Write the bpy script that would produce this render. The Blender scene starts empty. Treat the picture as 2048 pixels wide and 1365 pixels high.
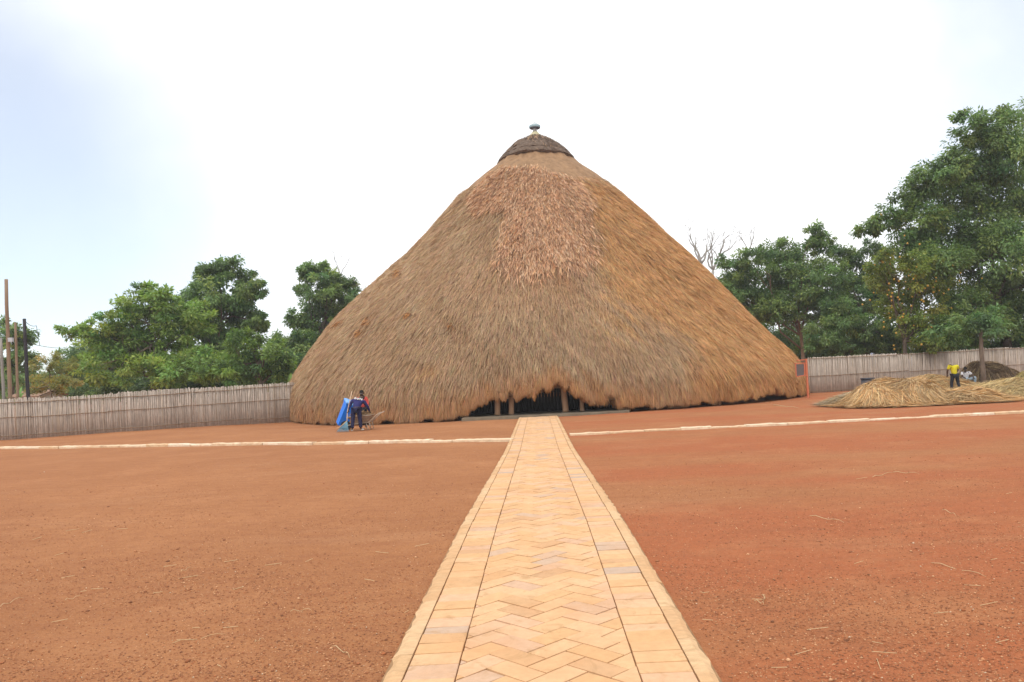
import bpy, bmesh, math, random
import numpy as np
from mathutils import Vector, Matrix

random.seed(7)
RNG = np.random.default_rng(11)
R = math.radians
scn = bpy.context.scene

# ------------------------------------------------------------------ camera
F, H = 1600.0, 1.8                       # focal length in photo pixels, eye height in metres
ROLL = R(2.7); RC, RS = math.cos(ROLL), math.sin(ROLL)
VX, VY = 1074.0, 752.0                   # where the level line of sight meets the picture
cam_d = bpy.data.cameras.new('camera'); cam = bpy.data.objects.new('camera', cam_d)
scn.collection.objects.link(cam); scn.camera = cam
cam_d.sensor_fit = 'HORIZONTAL'; cam_d.sensor_width = 36.0; cam_d.lens = 36.0 * F / 2048
cam_d.shift_x = -(VX - 1024) / 2048; cam_d.shift_y = (VY - 682.5) / 2048
cam_d.clip_start = 0.1; cam_d.clip_end = 6000
cam.matrix_world = Matrix(((RC, RS, 0, 0), (0, 0, -1, 0), (-RS, RC, 0, H), (0, 0, 0, 1)))

# ------------------------------------------------------------------ world, sun, exposure
SUN_EL, SUN_AZ = R(58), R(205)           # azimuth clockwise from +Y: behind the camera, a little left
world = bpy.data.worlds.new('World'); scn.world = world; world.use_nodes = True
nt = world.node_tree; nt.nodes.clear(); N = nt.nodes.new; L = nt.links.new
wo = N('ShaderNodeOutputWorld'); bg = N('ShaderNodeBackground'); bg.inputs['Strength'].default_value = 0.15
sky = N('ShaderNodeTexSky'); sky.sky_type = 'NISHITA'; sky.sun_disc = False
sky.sun_elevation = SUN_EL; sky.sun_rotation = SUN_AZ; sky.altitude = 1200; sky.air_density = 1.0; sky.dust_density = 0.6; sky.ozone_density = 0.8
tc = N('ShaderNodeTexCoord')
n1 = N('ShaderNodeTexNoise'); n1.inputs['Scale'].default_value = 1.6; n1.inputs['Detail'].default_value = 5; n1.inputs['Roughness'].default_value = 0.5
n1.inputs['Distortion'].default_value = 0.3
r1 = N('ShaderNodeMapRange'); r1.inputs['From Min'].default_value = 0.28; r1.inputs['From Max'].default_value = 0.46
r1.inputs['To Min'].default_value = 0.75; r1.inputs['To Max'].default_value = 1.0
L(tc.outputs['Generated'], n1.inputs['Vector']); L(n1.outputs['Fac'], r1.inputs['Value'])
fac = r1.outputs['Result']
def thin_patch(direction, lo, hi, depth, fac):
    """a break in the cloud sheet round one direction: thinner cloud, more blue through it"""
    v = N('ShaderNodeVectorMath'); v.operation = 'DOT_PRODUCT'; d = Vector(direction).normalized(); v.inputs[1].default_value = d
    nn = N('ShaderNodeTexNoise'); nn.inputs['Scale'].default_value = 3.5; nn.inputs['Detail'].default_value = 4
    L(tc.outputs['Generated'], nn.inputs['Vector'])
    a = N('ShaderNodeMath'); a.operation = 'MULTIPLY_ADD'; a.inputs[1].default_value = 0.10; L(nn.outputs['Fac'], a.inputs[0])
    L(tc.outputs['Generated'], v.inputs[0]); L(v.outputs['Value'], a.inputs[2])
    m = N('ShaderNodeMapRange'); m.interpolation_type = 'SMOOTHSTEP'
    m.inputs['From Min'].default_value = lo + 0.05; m.inputs['From Max'].default_value = hi + 0.05
    m.inputs['To Min'].default_value = 1.0; m.inputs['To Max'].default_value = 1.0 - depth; L(a.outputs[0], m.inputs['Value'])
    k = N('ShaderNodeMath'); k.operation = 'MULTIPLY'; L(fac, k.inputs[0]); L(m.outputs['Result'], k.inputs[1])
    return k.outputs[0]
fac = thin_patch((-0.85, 1.0, 0.22), 0.89, 0.998, 0.62, fac)
fac = thin_patch((0.80, 1.0, 0.52), 0.945, 0.998, 0.5, fac)
cl = N('ShaderNodeMixRGB'); cl.inputs['Color2'].default_value = (7.7, 7.8, 7.95, 1)
L(fac, cl.inputs['Fac']); L(sky.outputs['Color'], cl.inputs['Color1'])
L(cl.outputs['Color'], bg.inputs['Color']); L(bg.outputs['Background'], wo.inputs['Surface'])

sl = bpy.data.lights.new('sun', 'SUN'); sl.energy = 1.3; sl.angle = R(14); sl.color = (1.0, 0.94, 0.86)
sun = bpy.data.objects.new('sun', sl); scn.collection.objects.link(sun)
sd = Vector((math.sin(SUN_AZ) * math.cos(SUN_EL), math.cos(SUN_AZ) * math.cos(SUN_EL), math.sin(SUN_EL)))
sun.rotation_euler = sd.to_track_quat('Z', 'Y').to_euler(); sun.location = sd * 60
vs = scn.view_settings
vs.view_transform = 'Standard'; vs.look = 'None'; vs.exposure = 0.26; vs.gamma = 1.0; vs.use_curve_mapping = False

# ------------------------------------------------------------------ helpers
def uv(px, py):
    dx, dy = px - VX, py - VY
    return RC * dx - RS * dy, RS * dx + RC * dy
def ground(px, py, z=0.0):
    u, v = uv(px, py); y = (H - z) * F / v
    return Vector((u * y / F, y, z))
def at(px, py, y):
    u, v = uv(px, py)
    return Vector((u * y / F, y, H - v * y / F))
def to_px(P):
    P = np.asarray(P, float)
    u = P[..., 0] * F / P[..., 1]; v = (H - P[..., 2]) * F / P[..., 1]
    return VX + RC * u + RS * v, VY - RS * u + RC * v

def props(o, label=None, cat=None, group=None, kind=None):
    for k, v in (('label', label), ('category', cat), ('group', group), ('kind', kind)):
        if v: o[k] = v
    return o
def link(o, parent=None):
    scn.collection.objects.link(o)
    if parent is not None: o.parent = parent
    return o
def empty(name, loc=(0, 0, 0), rz=0.0, label=None, cat=None, group=None, kind=None):
    o = bpy.data.objects.new(name, None); o.location = loc; o.rotation_euler = (0, 0, rz); o.empty_display_size = 0.2
    link(o); return props(o, label, cat, group, kind)
def dup_tree(o, parent=None):
    c = o.copy(); link(c, parent)
    for ch in list(o.children): dup_tree(ch, c)
    return c

class MB:
    """collects polygons and links them as one mesh object"""
    def __init__(s): s.v = []; s.f = []; s.c = None
    def add(s, verts, faces):
        b = len(s.v); s.v += [tuple(p) for p in verts]; s.f += [tuple(b + i for i in f) for f in faces]; return s
    def box(s, c, d, rz=0.0, tap=1.0, M=None):
        x, y, z = d[0] / 2, d[1] / 2, d[2] / 2
        vs_ = [(-x, -y, -z), (x, -y, -z), (x, y, -z), (-x, y, -z), (-x * tap, -y * tap, z), (x * tap, -y * tap, z), (x * tap, y * tap, z), (-x * tap, y * tap, z)]
        m = Matrix.Translation(c) @ (M if M else Matrix.Rotation(rz, 4, 'Z'))
        return s.add([m @ Vector(p) for p in vs_], [(3, 2, 1, 0), (4, 5, 6, 7), (0, 1, 5, 4), (1, 2, 6, 5), (2, 3, 7, 6), (3, 0, 4, 7)])
    def tube(s, pts, rad, n=8, cap=True):
        pts = [Vector(p) for p in pts]; k = len(pts)
        rad = rad if hasattr(rad, '__len__') else [rad] * k
        vs_ = []; fs = []; ref = None
        for i, p in enumerate(pts):
            t = (pts[min(i + 1, k - 1)] - pts[max(i - 1, 0)])
            if t.length < 1e-9: t = Vector((0, 0, 1))
            t.normalize()
            if ref is None: ref = Vector((1, 0, 0)) if abs(t.x) < 0.8 else Vector((0, 1, 0))
            a = (ref - t * ref.dot(t)).normalized(); b = t.cross(a); ref = a
            for j in range(n):
                th = 2 * math.pi * j / n
                vs_.append(p + (a * math.cos(th) + b * math.sin(th)) * rad[i])
        for i in range(k - 1):
            for j in range(n):
                fs.append((i * n + j, i * n + (j + 1) % n, (i + 1) * n + (j + 1) % n, (i + 1) * n + j))
        if cap: fs += [tuple(range(n))[::-1], tuple((k - 1) * n + j for j in range(n))]
        return s.add(vs_, fs)
    def lathe(s, prof, n=24, c=(0, 0, 0), jit=0.0, caps=True):
        vs_ = []; fs = []; k = len(prof)
        for r, z in prof:
            for j in range(n):
                th = 2 * math.pi * j / n; rr = r * (1 + random.uniform(-jit, jit)); zz = z + random.uniform(-jit, jit)
                vs_.append((c[0] + rr * math.cos(th), c[1] + rr * math.sin(th), c[2] + zz))
        for i in range(k - 1):
            for j in range(n):
                fs.append((i * n + j, i * n + (j + 1) % n, (i + 1) * n + (j + 1) % n, (i + 1) * n + j))
        if caps: fs += [tuple(range(n))[::-1], tuple((k - 1) * n + j for j in range(n))]
        return s.add(vs_, fs)
    def ball(s, c, r, n=10, m=7):
        r = r if hasattr(r, '__len__') else (r, r, r)
        vs_ = [(c[0], c[1], c[2] - r[2])]; fs = []
        for i in range(1, m):
            ph = -math.pi / 2 + math.pi * i / m
            for j in range(n):
                th = 2 * math.pi * j / n
                vs_.append((c[0] + r[0] * math.cos(ph) * math.cos(th), c[1] + r[1] * math.cos(ph) * math.sin(th), c[2] + r[2] * math.sin(ph)))
        vs_.append((c[0], c[1], c[2] + r[2])); T = len(vs_) - 1
        for j in range(n):
            fs.append((0, 1 + (j + 1) % n, 1 + j)); fs.append((T, 1 + (m - 2) * n + j, 1 + (m - 2) * n + (j + 1) % n))
        for i in range(m - 2):
            for j in range(n):
                a = 1 + i * n + j; b = 1 + i * n + (j + 1) % n; fs.append((a, b, b + n, a + n))
        return s.add(vs_, fs)
    def mesh(s, name, mat=None, smooth=False):
        me = bpy.data.meshes.new(name); me.from_pydata(s.v, [], s.f); me.update()
        if mat: me.materials.append(mat)
        if smooth: me.polygons.foreach_set('use_smooth', [True] * len(me.polygons))
        return me
    def build(s, name, mat, parent=None, smooth=False, loc=(0, 0, 0)):
        o = bpy.data.objects.new(name, s.mesh(name, mat, smooth)); o.location = loc
        return link(o, parent)

def np_mesh(name, V, F_, mat, col=None, smooth=False):
    """V (n,3); F_ list of (k,m) index arrays; col (n,3)"""
    me = bpy.data.meshes.new(name); V = np.asarray(V, np.float32)
    me.vertices.add(len(V)); me.vertices.foreach_set('co', V.ravel())
    loops = np.concatenate([f.ravel() for f in F_]).astype(np.int32)
    tot = np.concatenate([np.full(len(f), f.shape[1]) for f in F_]); st = np.concatenate(([0], np.cumsum(tot)[:-1])).astype(np.int32)
    me.loops.add(len(loops)); me.loops.foreach_set('vertex_index', loops)
    me.polygons.add(len(tot)); me.polygons.foreach_set('loop_start', st)
    if smooth: me.polygons.foreach_set('use_smooth', np.ones(len(tot), bool))
    me.update(calc_edges=True)
    if col is not None:
        ca = me.color_attributes.new('tint', 'FLOAT_COLOR', 'POINT')
        c4 = np.ones((len(V), 4), np.float32); c4[:, :3] = col; ca.data.foreach_set('color', c4.ravel())
    me.materials.append(mat)
    return bpy.data.objects.new(name, me)

# ---- materials
def new_mat(name):
    m = bpy.data.materials.new(name); m.use_nodes = True
    return m, m.node_tree, m.node_tree.nodes['Principled BSDF']
def ramp(nt_, stops):
    r = nt_.nodes.new('ShaderNodeValToRGB'); e = r.color_ramp.elements
    while len(e) < len(stops): e.new(0.5)
    for i, (p, c) in enumerate(stops): e[i].position = p; e[i].color = (*c, 1)
    return r
def noise_mat(name, c1, c2, scale=5.0, rough=0.8, bump=0.0, stretch=(1, 1, 1), detail=6, spec=0.25, bscale=None, metal=0.0, coords='Object'):
    m, t, b = new_mat(name); n = t.nodes.new; l = t.links.new
    tcn = n('ShaderNodeTexCoord'); mp = n('ShaderNodeMapping'); mp.inputs['Scale'].default_value = stretch
    l(tcn.outputs[coords], mp.inputs['Vector'])
    no = n('ShaderNodeTexNoise'); no.inputs['Scale'].default_value = scale; no.inputs['Detail'].default_value = detail; no.inputs['Roughness'].default_value = 0.65
    l(mp.outputs['Vector'], no.inputs['Vector'])
    rp = ramp(t, [(0.3, c1), (0.7, c2)]); l(no.outputs['Fac'], rp.inputs['Fac']); l(rp.outputs['Color'], b.inputs['Base Color'])
    b.inputs['Roughness'].default_value = rough; b.inputs['Specular IOR Level'].default_value = spec; b.inputs['Metallic'].default_value = metal
    if bump:
        n2 = n('ShaderNodeTexNoise'); n2.inputs['Scale'].default_value = bscale or scale * 4; n2.inputs['Detail'].default_value = 5
        l(mp.outputs['Vector'], n2.inputs['Vector'])
        bp = n('ShaderNodeBump'); bp.inputs['Strength'].default_value = bump; bp.inputs['Distance'].default_value = 0.02
        l(n2.outputs['Fac'], bp.inputs['Height']); l(bp.outputs['Normal'], b.inputs['Normal'])
    return m
def tint_mat(name, rough=0.8, transl=0.0, spec=0.2):
    """colour of each blade, leaf or pebble from its own attribute"""
    m, t, b = new_mat(name); n = t.nodes.new; l = t.links.new
    a = n('ShaderNodeVertexColor'); a.layer_name = 'tint'
    l(a.outputs['Color'], b.inputs['Base Color']); b.inputs['Roughness'].default_value = rough; b.inputs['Specular IOR Level'].default_value = spec
    if transl:
        tr = n('ShaderNodeBsdfTranslucent'); mx = n('ShaderNodeMixShader'); mx.inputs['Fac'].default_value = transl
        hs = n('ShaderNodeHueSaturation'); hs.inputs['Saturation'].default_value = 1.15; hs.inputs['Value'].default_value = 1.3
        l(a.outputs['Color'], hs.inputs['Color']); l(hs.outputs['Color'], tr.inputs['Color'])
        l(b.outputs['BSDF'], mx.inputs[1]); l(tr.outputs['BSDF'], mx.inputs[2])
        l(mx.outputs['Shader'], t.nodes['Material Output'].inputs['Surface'])
    return m
def random_mat(name, stops, island=False, rough=0.75, nscale=9.0, namt=0.35, stain=None, bump=0.15, spec=0.2, stretch=(1, 1, 1)):
    """each piece (object or loose island) draws its own colour from the stops, with grain and stains over it"""
    m, t, b = new_mat(name); n = t.nodes.new; l = t.links.new
    if island: src = n('ShaderNodeNewGeometry').outputs['Random Per Island']
    else: src = n('ShaderNodeObjectInfo').outputs['Random']
    rp = ramp(t, stops); rp.color_ramp.interpolation = 'LINEAR'; l(src, rp.inputs['Fac'])
    ge = n('ShaderNodeNewGeometry'); mp = n('ShaderNodeMapping'); mp.inputs['Scale'].default_value = stretch; l(ge.outputs['Position'], mp.inputs['Vector'])
    no = n('ShaderNodeTexNoise'); no.inputs['Scale'].default_value = nscale; no.inputs['Detail'].default_value = 8; no.inputs['Roughness'].default_value = 0.7
    l(mp.outputs['Vector'], no.inputs['Vector'])
    mr = n('ShaderNodeMapRange'); mr.inputs['From Min'].default_value = 0.3; mr.inputs['From Max'].default_value = 0.7
    mr.inputs['To Min'].default_value = 1 - namt; mr.inputs['To Max'].default_value = 1 + namt * 0.5; l(no.outputs['Fac'], mr.inputs['Value'])
    mu = n('ShaderNodeVectorMath'); mu.operation = 'SCALE'; l(rp.outputs['Color'], mu.inputs[0]); l(mr.outputs['Result'], mu.inputs['Scale'])
    out = mu.outputs['Vector']
    if stain:
        n3 = n('ShaderNodeTexNoise'); n3.inputs['Scale'].default_value = 4.5; n3.inputs['Detail'].default_value = 9; n3.inputs['Roughness'].default_value = 0.75; n3.inputs['Distortion'].default_value = 0.8
        l(ge.outputs['Position'], n3.inputs['Vector'])
        m3 = n('ShaderNodeMapRange'); m3.inputs['From Min'].default_value = 0.545; m3.inputs['From Max'].default_value = 0.69; m3.inputs['To Max'].default_value = 0.75
        l(n3.outputs['Fac'], m3.inputs['Value'])
        n4 = n('ShaderNodeTexNoise'); n4.inputs['Scale'].default_value = 1.3; n4.inputs['Detail'].default_value = 7; n4.inputs['Roughness'].default_value = 0.68; l(ge.outputs['Position'], n4.inputs['Vector'])
        m4 = n('ShaderNodeMapRange'); m4.inputs['From Min'].default_value = 0.46; m4.inputs['From Max'].default_value = 0.70; m4.inputs['To Max'].default_value = 0.55; l(n4.outputs['Fac'], m4.inputs['Value'])
        x4 = n('ShaderNodeMixRGB'); x4.inputs['Color2'].default_value = (0.56, 0.29, 0.135, 1); l(m4.outputs['Result'], x4.inputs['Fac']); l(out, x4.inputs['Color1']); out = x4.outputs['Color']
        mx = n('ShaderNodeMixRGB'); mx.inputs['Color2'].default_value = (*stain, 1); l(m3.outputs['Result'], mx.inputs['Fac']); l(out, mx.inputs['Color1']); out = mx.outputs['Color']
    l(out, b.inputs['Base Color']); b.inputs['Roughness'].default_value = rough; b.inputs['Specular IOR Level'].default_value = spec
    if bump:
        bp = n('ShaderNodeBump'); bp.inputs['Strength'].default_value = bump; bp.inputs['Distance'].default_value = 0.01
        l(no.outputs['Fac'], bp.inputs['Height']); l(bp.outputs['Normal'], b.inputs['Normal'])
    return m

# ------------------------------------------------------------------ ground
def ground_mat():
    m, t, b = new_mat('red_gravel'); n = t.nodes.new; l = t.links.new
    ge = n('ShaderNodeNewGeometry'); P = ge.outputs['Position']
    def noise(sc, det=6, ro=0.6, vec=P):
        k = n('ShaderNodeTexNoise'); k.inputs['Scale'].default_value = sc; k.inputs['Detail'].default_value = det; k.inputs['Roughness'].default_value = ro
        l(vec, k.inputs['Vector']); return k.outputs['Fac']
    def mixc(f, a, c):
        x = n('ShaderNodeMixRGB'); l(f, x.inputs['Fac'])
        for i, q in ((1, a), (2, c)):
            if isinstance(q, tuple): x.inputs[i].default_value = (*q, 1)
            else: l(q, x.inputs[i])
        return x.outputs['Color']
    def rng(f, a, c, lo=0.0, hi=1.0):
        x = n('ShaderNodeMapRange'); x.inputs['From Min'].default_value = a; x.inputs['From Max'].default_value = c
        x.inputs['To Min'].default_value = lo; x.inputs['To Max'].default_value = hi; l(f, x.inputs['Value']); return x.outputs['Result']
    def mul(a, c):
        x = n('ShaderNodeMath'); x.operation = 'MULTIPLY'; l(a, x.inputs[0]); l(c, x.inputs[1]); return x.outputs[0]
    base = mixc(rng(noise(0.22, 4), 0.35, 0.65), (0.35, 0.146, 0.060), (0.415, 0.182, 0.076))
    # the ground right of the path is laid with redder laterite, in uneven sweeps
    sx = n('ShaderNodeSeparateXYZ'); l(P, sx.inputs[0])
    right = rng(sx.outputs['X'], -0.2, 0.6)
    sweep = n('ShaderNodeMapping'); sweep.inputs['Scale'].default_value = (0.10, 0.32, 1); sweep.inputs['Location'].default_value = (3.1, 1.7, 0); l(P, sweep.inputs['Vector'])
    patch = rng(noise(1.0, 4, 0.55, sweep.outputs['Vector']), 0.40, 0.58, 0.15, 1.0)
    base = mixc(mul(right, patch), base, (0.395, 0.126, 0.051))
    # dry straw dust in thin bands
    dust = n('ShaderNodeMapping'); dust.inputs['Scale'].default_value = (0.25, 0.8, 1); l(P, dust.inputs['Vector'])
    base = mixc(rng(noise(0.9, 6, 0.6, dust.outputs['Vector']), 0.55, 0.75, 0.0, 0.5), base, (0.46, 0.235, 0.115))
    # grit: fine light and dark grains
    g1 = noise(75, 3, 0.7); base = mixc(rng(g1, 0.52, 0.72, 0.0, 0.55), base, (0.17, 0.065, 0.034))
    g2 = noise(48, 2, 0.6); base = mixc(rng(g2, 0.60, 0.76, 0.0, 0.5), base, (0.50, 0.26, 0.14))
    g3 = noise(22, 4, 0.75); base = mixc(rng(g3, 0.53, 0.68, 0.0, 0.5), base, (0.20, 0.080, 0.038)); g4 = noise(30, 3, 0.7); base = mixc(rng(g4, 0.56, 0.70, 0.0, 0.45), base, (0.54, 0.29, 0.15))
    # broom marks and trodden patches
    bm_ = n('ShaderNodeMapping'); bm_.inputs['Scale'].default_value = (0.7, 3.2, 1); bm_.inputs['Rotation'].default_value = (0, 0, 0.35); l(P, bm_.inputs['Vector'])
    base = mixc(rng(noise(1.6, 6, 0.62, bm_.outputs['Vector']), 0.5, 0.68, 0.0, 0.38), base, (0.27, 0.10, 0.048))
    base = mixc(rng(noise(0.55, 5, 0.6), 0.52, 0.66, 0.0, 0.35), base, (0.47, 0.22, 0.10))
    mot = noise(5.0, 8, 0.75); base = mixc(rng(mot, 0.45, 0.7, 0.0, 0.42), base, (0.25, 0.095, 0.045))
    l(base, b.inputs['Base Color']); b.inputs['Roughness'].default_value = 0.92; b.inputs['Specular IOR Level'].default_value = 0.12
    v = n('ShaderNodeTexVoronoi'); v.inputs['Scale'].default_value = 60; l(P, v.inputs['Vector'])
    bp = n('ShaderNodeBump'); bp.inputs['Strength'].default_value = 0.7; bp.inputs['Distance'].default_value = 0.012; bp.invert = True; l(v.outputs['Distance'], bp.inputs['Height'])
    b2 = n('ShaderNodeBump'); b2.inputs['Strength'].default_value = 0.6; b2.inputs['Distance'].default_value = 0.03; l(noise(18, 8, 0.7), b2.inputs['Height'])
    l(b2.outputs['Normal'], bp.inputs['Normal']); l(bp.outputs['Normal'], b.inputs['Normal'])
    return m
gm = ground_mat()
def dip(x, y):       # the yard sinks a little round the left front of the hut
    ph_ = np.arctan2(x - 0.6, 50.7 - y); rho = np.hypot(x - 0.6, 50.7 - y)
    return -0.17 * np.exp(-((ph_ + 0.75) / 0.45) ** 2 - ((rho - 15.6) / 3.5) ** 2)
nr, ns = 200, 260
rad = np.concatenate(([0.0], np.geomspace(1.0, 1500, nr - 1))); th = np.linspace(0, 2 * np.pi, ns, endpoint=False)
rr, tt = np.meshgrid(rad, th, indexing='ij')
gx, gy = rr * np.cos(tt), rr * np.sin(tt)
gz = 0.010 * (np.sin(gx * 0.9 + 1.3) * np.sin(gy * 0.7) + 0.6 * np.sin(gx * 2.3 + gy * 1.1)) * np.clip((120 - rr) / 60, 0, 1)
gz += dip(gx, gy); gz -= np.clip((rr - 62) / 200, 0, 1) * 4.0                 # the land falls away beyond the fences
idx = np.arange(nr * ns).reshape(nr, ns); nx = np.roll(idx, -1, 1)
gq = np.stack([idx[:-1], idx[1:], nx[1:], nx[:-1]], -1).reshape(-1, 4)
g = np_mesh('ground', np.stack([gx, gy, gz], -1).reshape(-1, 3), [gq], gm, smooth=True)
link(g); props(g, 'red brown laterite gravel yard in front of the thatched hut', kind='structure')

# grit lying loose on the yard
npb = 140000
u_ = RNG.random(npb); Yp = 4.0 / (1 - u_ * (1 - 4.0 / 20.0)); Xp = (RNG.random(npb) * 2 - 1) * (0.72 * Yp + 0.6)
keep = np.abs(Xp) > 1.03; Xp, Yp = Xp[keep], Yp[keep]; npb = len(Xp)
clump = np.sin(Xp * 1.7 + 2 * np.sin(Yp * 0.9)) + np.sin(Yp * 2.1 + Xp * 0.6)
keep = RNG.random(npb) < 0.6 + 0.22 * clump; Xp, Yp = Xp[keep], Yp[keep]; npb = len(Xp)
sz = 0.0034 + 0.005 * RNG.random(npb) ** 2.5 + 0.012 * (RNG.random(npb) > 0.988) * RNG.random(npb)
octv = np.array([(1, 0, 0), (0, 1, 0), (-1, 0, 0), (0, -1, 0), (0, 0, 0.8), (0, 0, -0.6)], float)
an = RNG.random(npb) * 6.28; ca_, sa_ = np.cos(an), np.sin(an)
ov = octv[None] * (0.65 + 0.6 * RNG.random((npb, 6, 1))) * sz[:, None, None]
ov[..., 0] *= 1.35
px_, py_ = ov[..., 0] * ca_[:, None] - ov[..., 1] * sa_[:, None], ov[..., 0] * sa_[:, None] + ov[..., 1] * ca_[:, None]
gzp = 0.010 * (np.sin(Xp * 0.9 + 1.3) * np.sin(Yp * 0.7) + 0.6 * np.sin(Xp * 2.3 + Yp * 1.1))
PV = np.stack([px_ + Xp[:, None], py_ + Yp[:, None], ov[..., 2] + gzp[:, None] + sz[:, None] * 0.3], -1)
of = np.array([(0, 1, 4), (1, 2, 4), (2, 3, 4), (3, 0, 4), (1, 0, 5), (2, 1, 5), (3, 2, 5), (0, 3, 5)])
pal = np.array([(0.33, 0.13, 0.06), (0.42, 0.19, 0.09), (0.27, 0.115, 0.058), (0.54, 0.30, 0.16), (0.36, 0.13, 0.055), (0.27, 0.11, 0.055), (0.23, 0.10, 0.055)])
pc = pal[RNG.integers(0, len(pal), npb)] * (0.85 + 0.45 * RNG.random((npb, 1)))
pale = RNG.random(npb) > 0.994; pc[pale] = (0.62, 0.5, 0.36)
o = np_mesh('gravel', PV.reshape(-1, 3), [(of[None] + 6 * np.arange(npb)[:, None, None]).reshape(-1, 3)], tint_mat('grit', 0.9), np.repeat(pc, 6, 0))
link(o); props(o, 'loose red and brown grit scattered over the yard', kind='stuff')

# ------------------------------------------------------------------ paved path
joint = noise_mat('joint_soil', (0.22, 0.125, 0.06), (0.36, 0.21, 0.105), 8, 0.95, 0.3)
stone_stops = [(0.0, (0.56, 0.335, 0.185)), (0.08, (0.63, 0.375, 0.185)), (0.35, (0.66, 0.405, 0.215)), (0.66, (0.67, 0.42, 0.235)), (0.84, (0.65, 0.41, 0.255)), (0.90, (0.60, 0.38, 0.245)), (0.96, (0.56, 0.385, 0.265)), (1.0, (0.48, 0.355, 0.27))]
stone = random_mat('sandstone', stone_stops, False, 0.85, 14, 0.13, (0.42, 0.24, 0.11), 0.25, 0.12)
stone_i = random_mat('sandstone_far', stone_stops, True, 0.85, 14, 0.13, (0.42, 0.24, 0.11), 0.25, 0.12)
kstone = random_mat('kerb_sandstone', [(0.0, (0.58, 0.355, 0.185)), (0.5, (0.63, 0.405, 0.22)), (1.0, (0.66, 0.445, 0.255))], False, 0.85, 11, 0.22, (0.42, 0.26, 0.13), 0.4, 0.12, stretch=(1.0, 2.6, 1))
Y0, Y1 = 3.4, 34.3
def half_w(y): return 0.985 - 0.148 * min(max((y - 9.5) / 9.5, 0), 1)
path = empty('path', (-0.025, 0, 0), 0, 'straight sandstone path with herringbone middle leading to the hut doorway', kind='structure')
HB, BW = 0.535, 0.315
bed = MB()
ys = [Y0 + (Y1 - Y0) * i / 30 for i in range(31)]
bed.add([(s * half_w(y), y, 0.032) for y in ys for s in (-1, 1)], [(2 * i, 2 * i + 1, 2 * i + 3, 2 * i + 2) for i in range(30)])
bed.build('path_bed', joint, path)

def slab(poly, z0, z1, gap=0.003, bev=0.004, jit=0.002):
    """a paving stone: polygon shrunk by the joint, bevelled rim, slightly uneven"""
    c = sum((Vector(p) for p in poly), Vector((0, 0))) / len(poly)
    def shrink(d):
        out = []; k = len(poly)
        for i in range(k):
            p0, p1, p2 = Vector(poly[i - 1]), Vector(poly[i]), Vector(poly[(i + 1) % k])
            e1 = (p1 - p0).normalized(); e2 = (p2 - p1).normalized(); n1_ = Vector((-e1.y, e1.x)); n2_ = Vector((-e2.y, e2.x))
            b_ = n1_ + n2_; q = b_.dot(n1_)
            out.append(p1 + b_ * (d / q) if abs(q) > 0.2 else p1 + n1_ * d)
        return out
    a = shrink(gap); b_ = shrink(gap + bev); k = len(poly)
    tx, ty = random.uniform(-jit, jit), random.uniform(-jit, jit); dz = random.uniform(-jit, jit)
    up = lambda p, z: (p.x - c.x, p.y - c.y, z + dz + (p.x - c.x) * tx * 5 + (p.y - c.y) * ty * 5)
    vs_ = [(p.x - c.x, p.y - c.y, z0) for p in a] + [up(p, z1 - bev * 0.7) for p in a] + [up(p, z1) for p in b_]
    fs = []
    for i in range(k):
        j = (i + 1) % k; fs += [(i, j, k + j, k + i), (k + i, k + j, 2 * k + j, 2 * k + i)]
    fs.append(tuple(range(2 * k, 3 * k)))
    return vs_, fs, c
def clip(poly, x, sgn):
    out = []
    for i in range(len(poly)):
        a, b_ = poly[i - 1], poly[i]; ia, ib = sgn * a[0] <= sgn * x, sgn * b_[0] <= sgn * x
        if ia != ib:
            t = (x - a[0]) / (b_[0] - a[0]); out.append((x, a[1] + t * (b_[1] - a[1])))
        if ib: out.append(b_)
    return out
def area(p): return abs(sum(p[i - 1][0] * p[i][1] - p[i][0] * p[i - 1][1] for i in range(len(p)))) / 2
W = 0.172; q2 = math.sqrt(0.5)
rot = lambda x, y: ((x - y) * q2 * W, (x + y) * q2 * W + 3.0)
tiles = []
for r_ in range(-12, 170):
    for m4 in range(-60, 60):
        x = r_ + 4 * m4
        tiles.append([rot(x, r_), rot(x + 2, r_), rot(x + 2, r_ + 1), rot(x, r_ + 1)])
        x = r_ + 3 + 4 * m4
        tiles.append([rot(x, r_), rot(x + 1, r_), rot(x + 1, r_ + 2), rot(x, r_ + 2)])
kept = []
for p in tiles:
    cy = sum(q[1] for q in p) / 4; cx = sum(q[0] for q in p) / 4
    if not (Y0 - 0.1 < cy < Y1 - 0.15) or abs(cx) > HB + 0.4: continue
    hb = HB * half_w(cy) / 0.985
    c2 = clip(clip(p, hb, 1), -hb, -1)
    if len(c2) >= 3 and area(c2) > 0.0012: kept.append((cy, c2))
kept.sort(key=lambda t: t[0])
kept_in = [k for k in kept if k[0] > 4.3] ; kept_out = [k for k in kept if k[0] <= 4.3]
far = MB()
n_ind = 0
for cy, p in kept_in + kept_out:
    vs_, fs, c = slab(p, 0.0, 0.052, 0.0024 + random.random() * 0.004, 0.003, 0.003)
    if cy > 4.3 and n_ind < 300:
        MB().add(vs_, fs).build('paving_brick', stone, path, loc=(c.x, c.y, 0)); n_ind += 1
    else: far.add([(v[0] + c.x, v[1] + c.y, v[2]) for v in vs_], fs)
props(far.build('herringbone_bricks', stone_i, path), kind='stuff')
far = MB(); n_ind = 0; yb = {-1: Y0, 1: Y0 + 0.07}
rows = []
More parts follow.
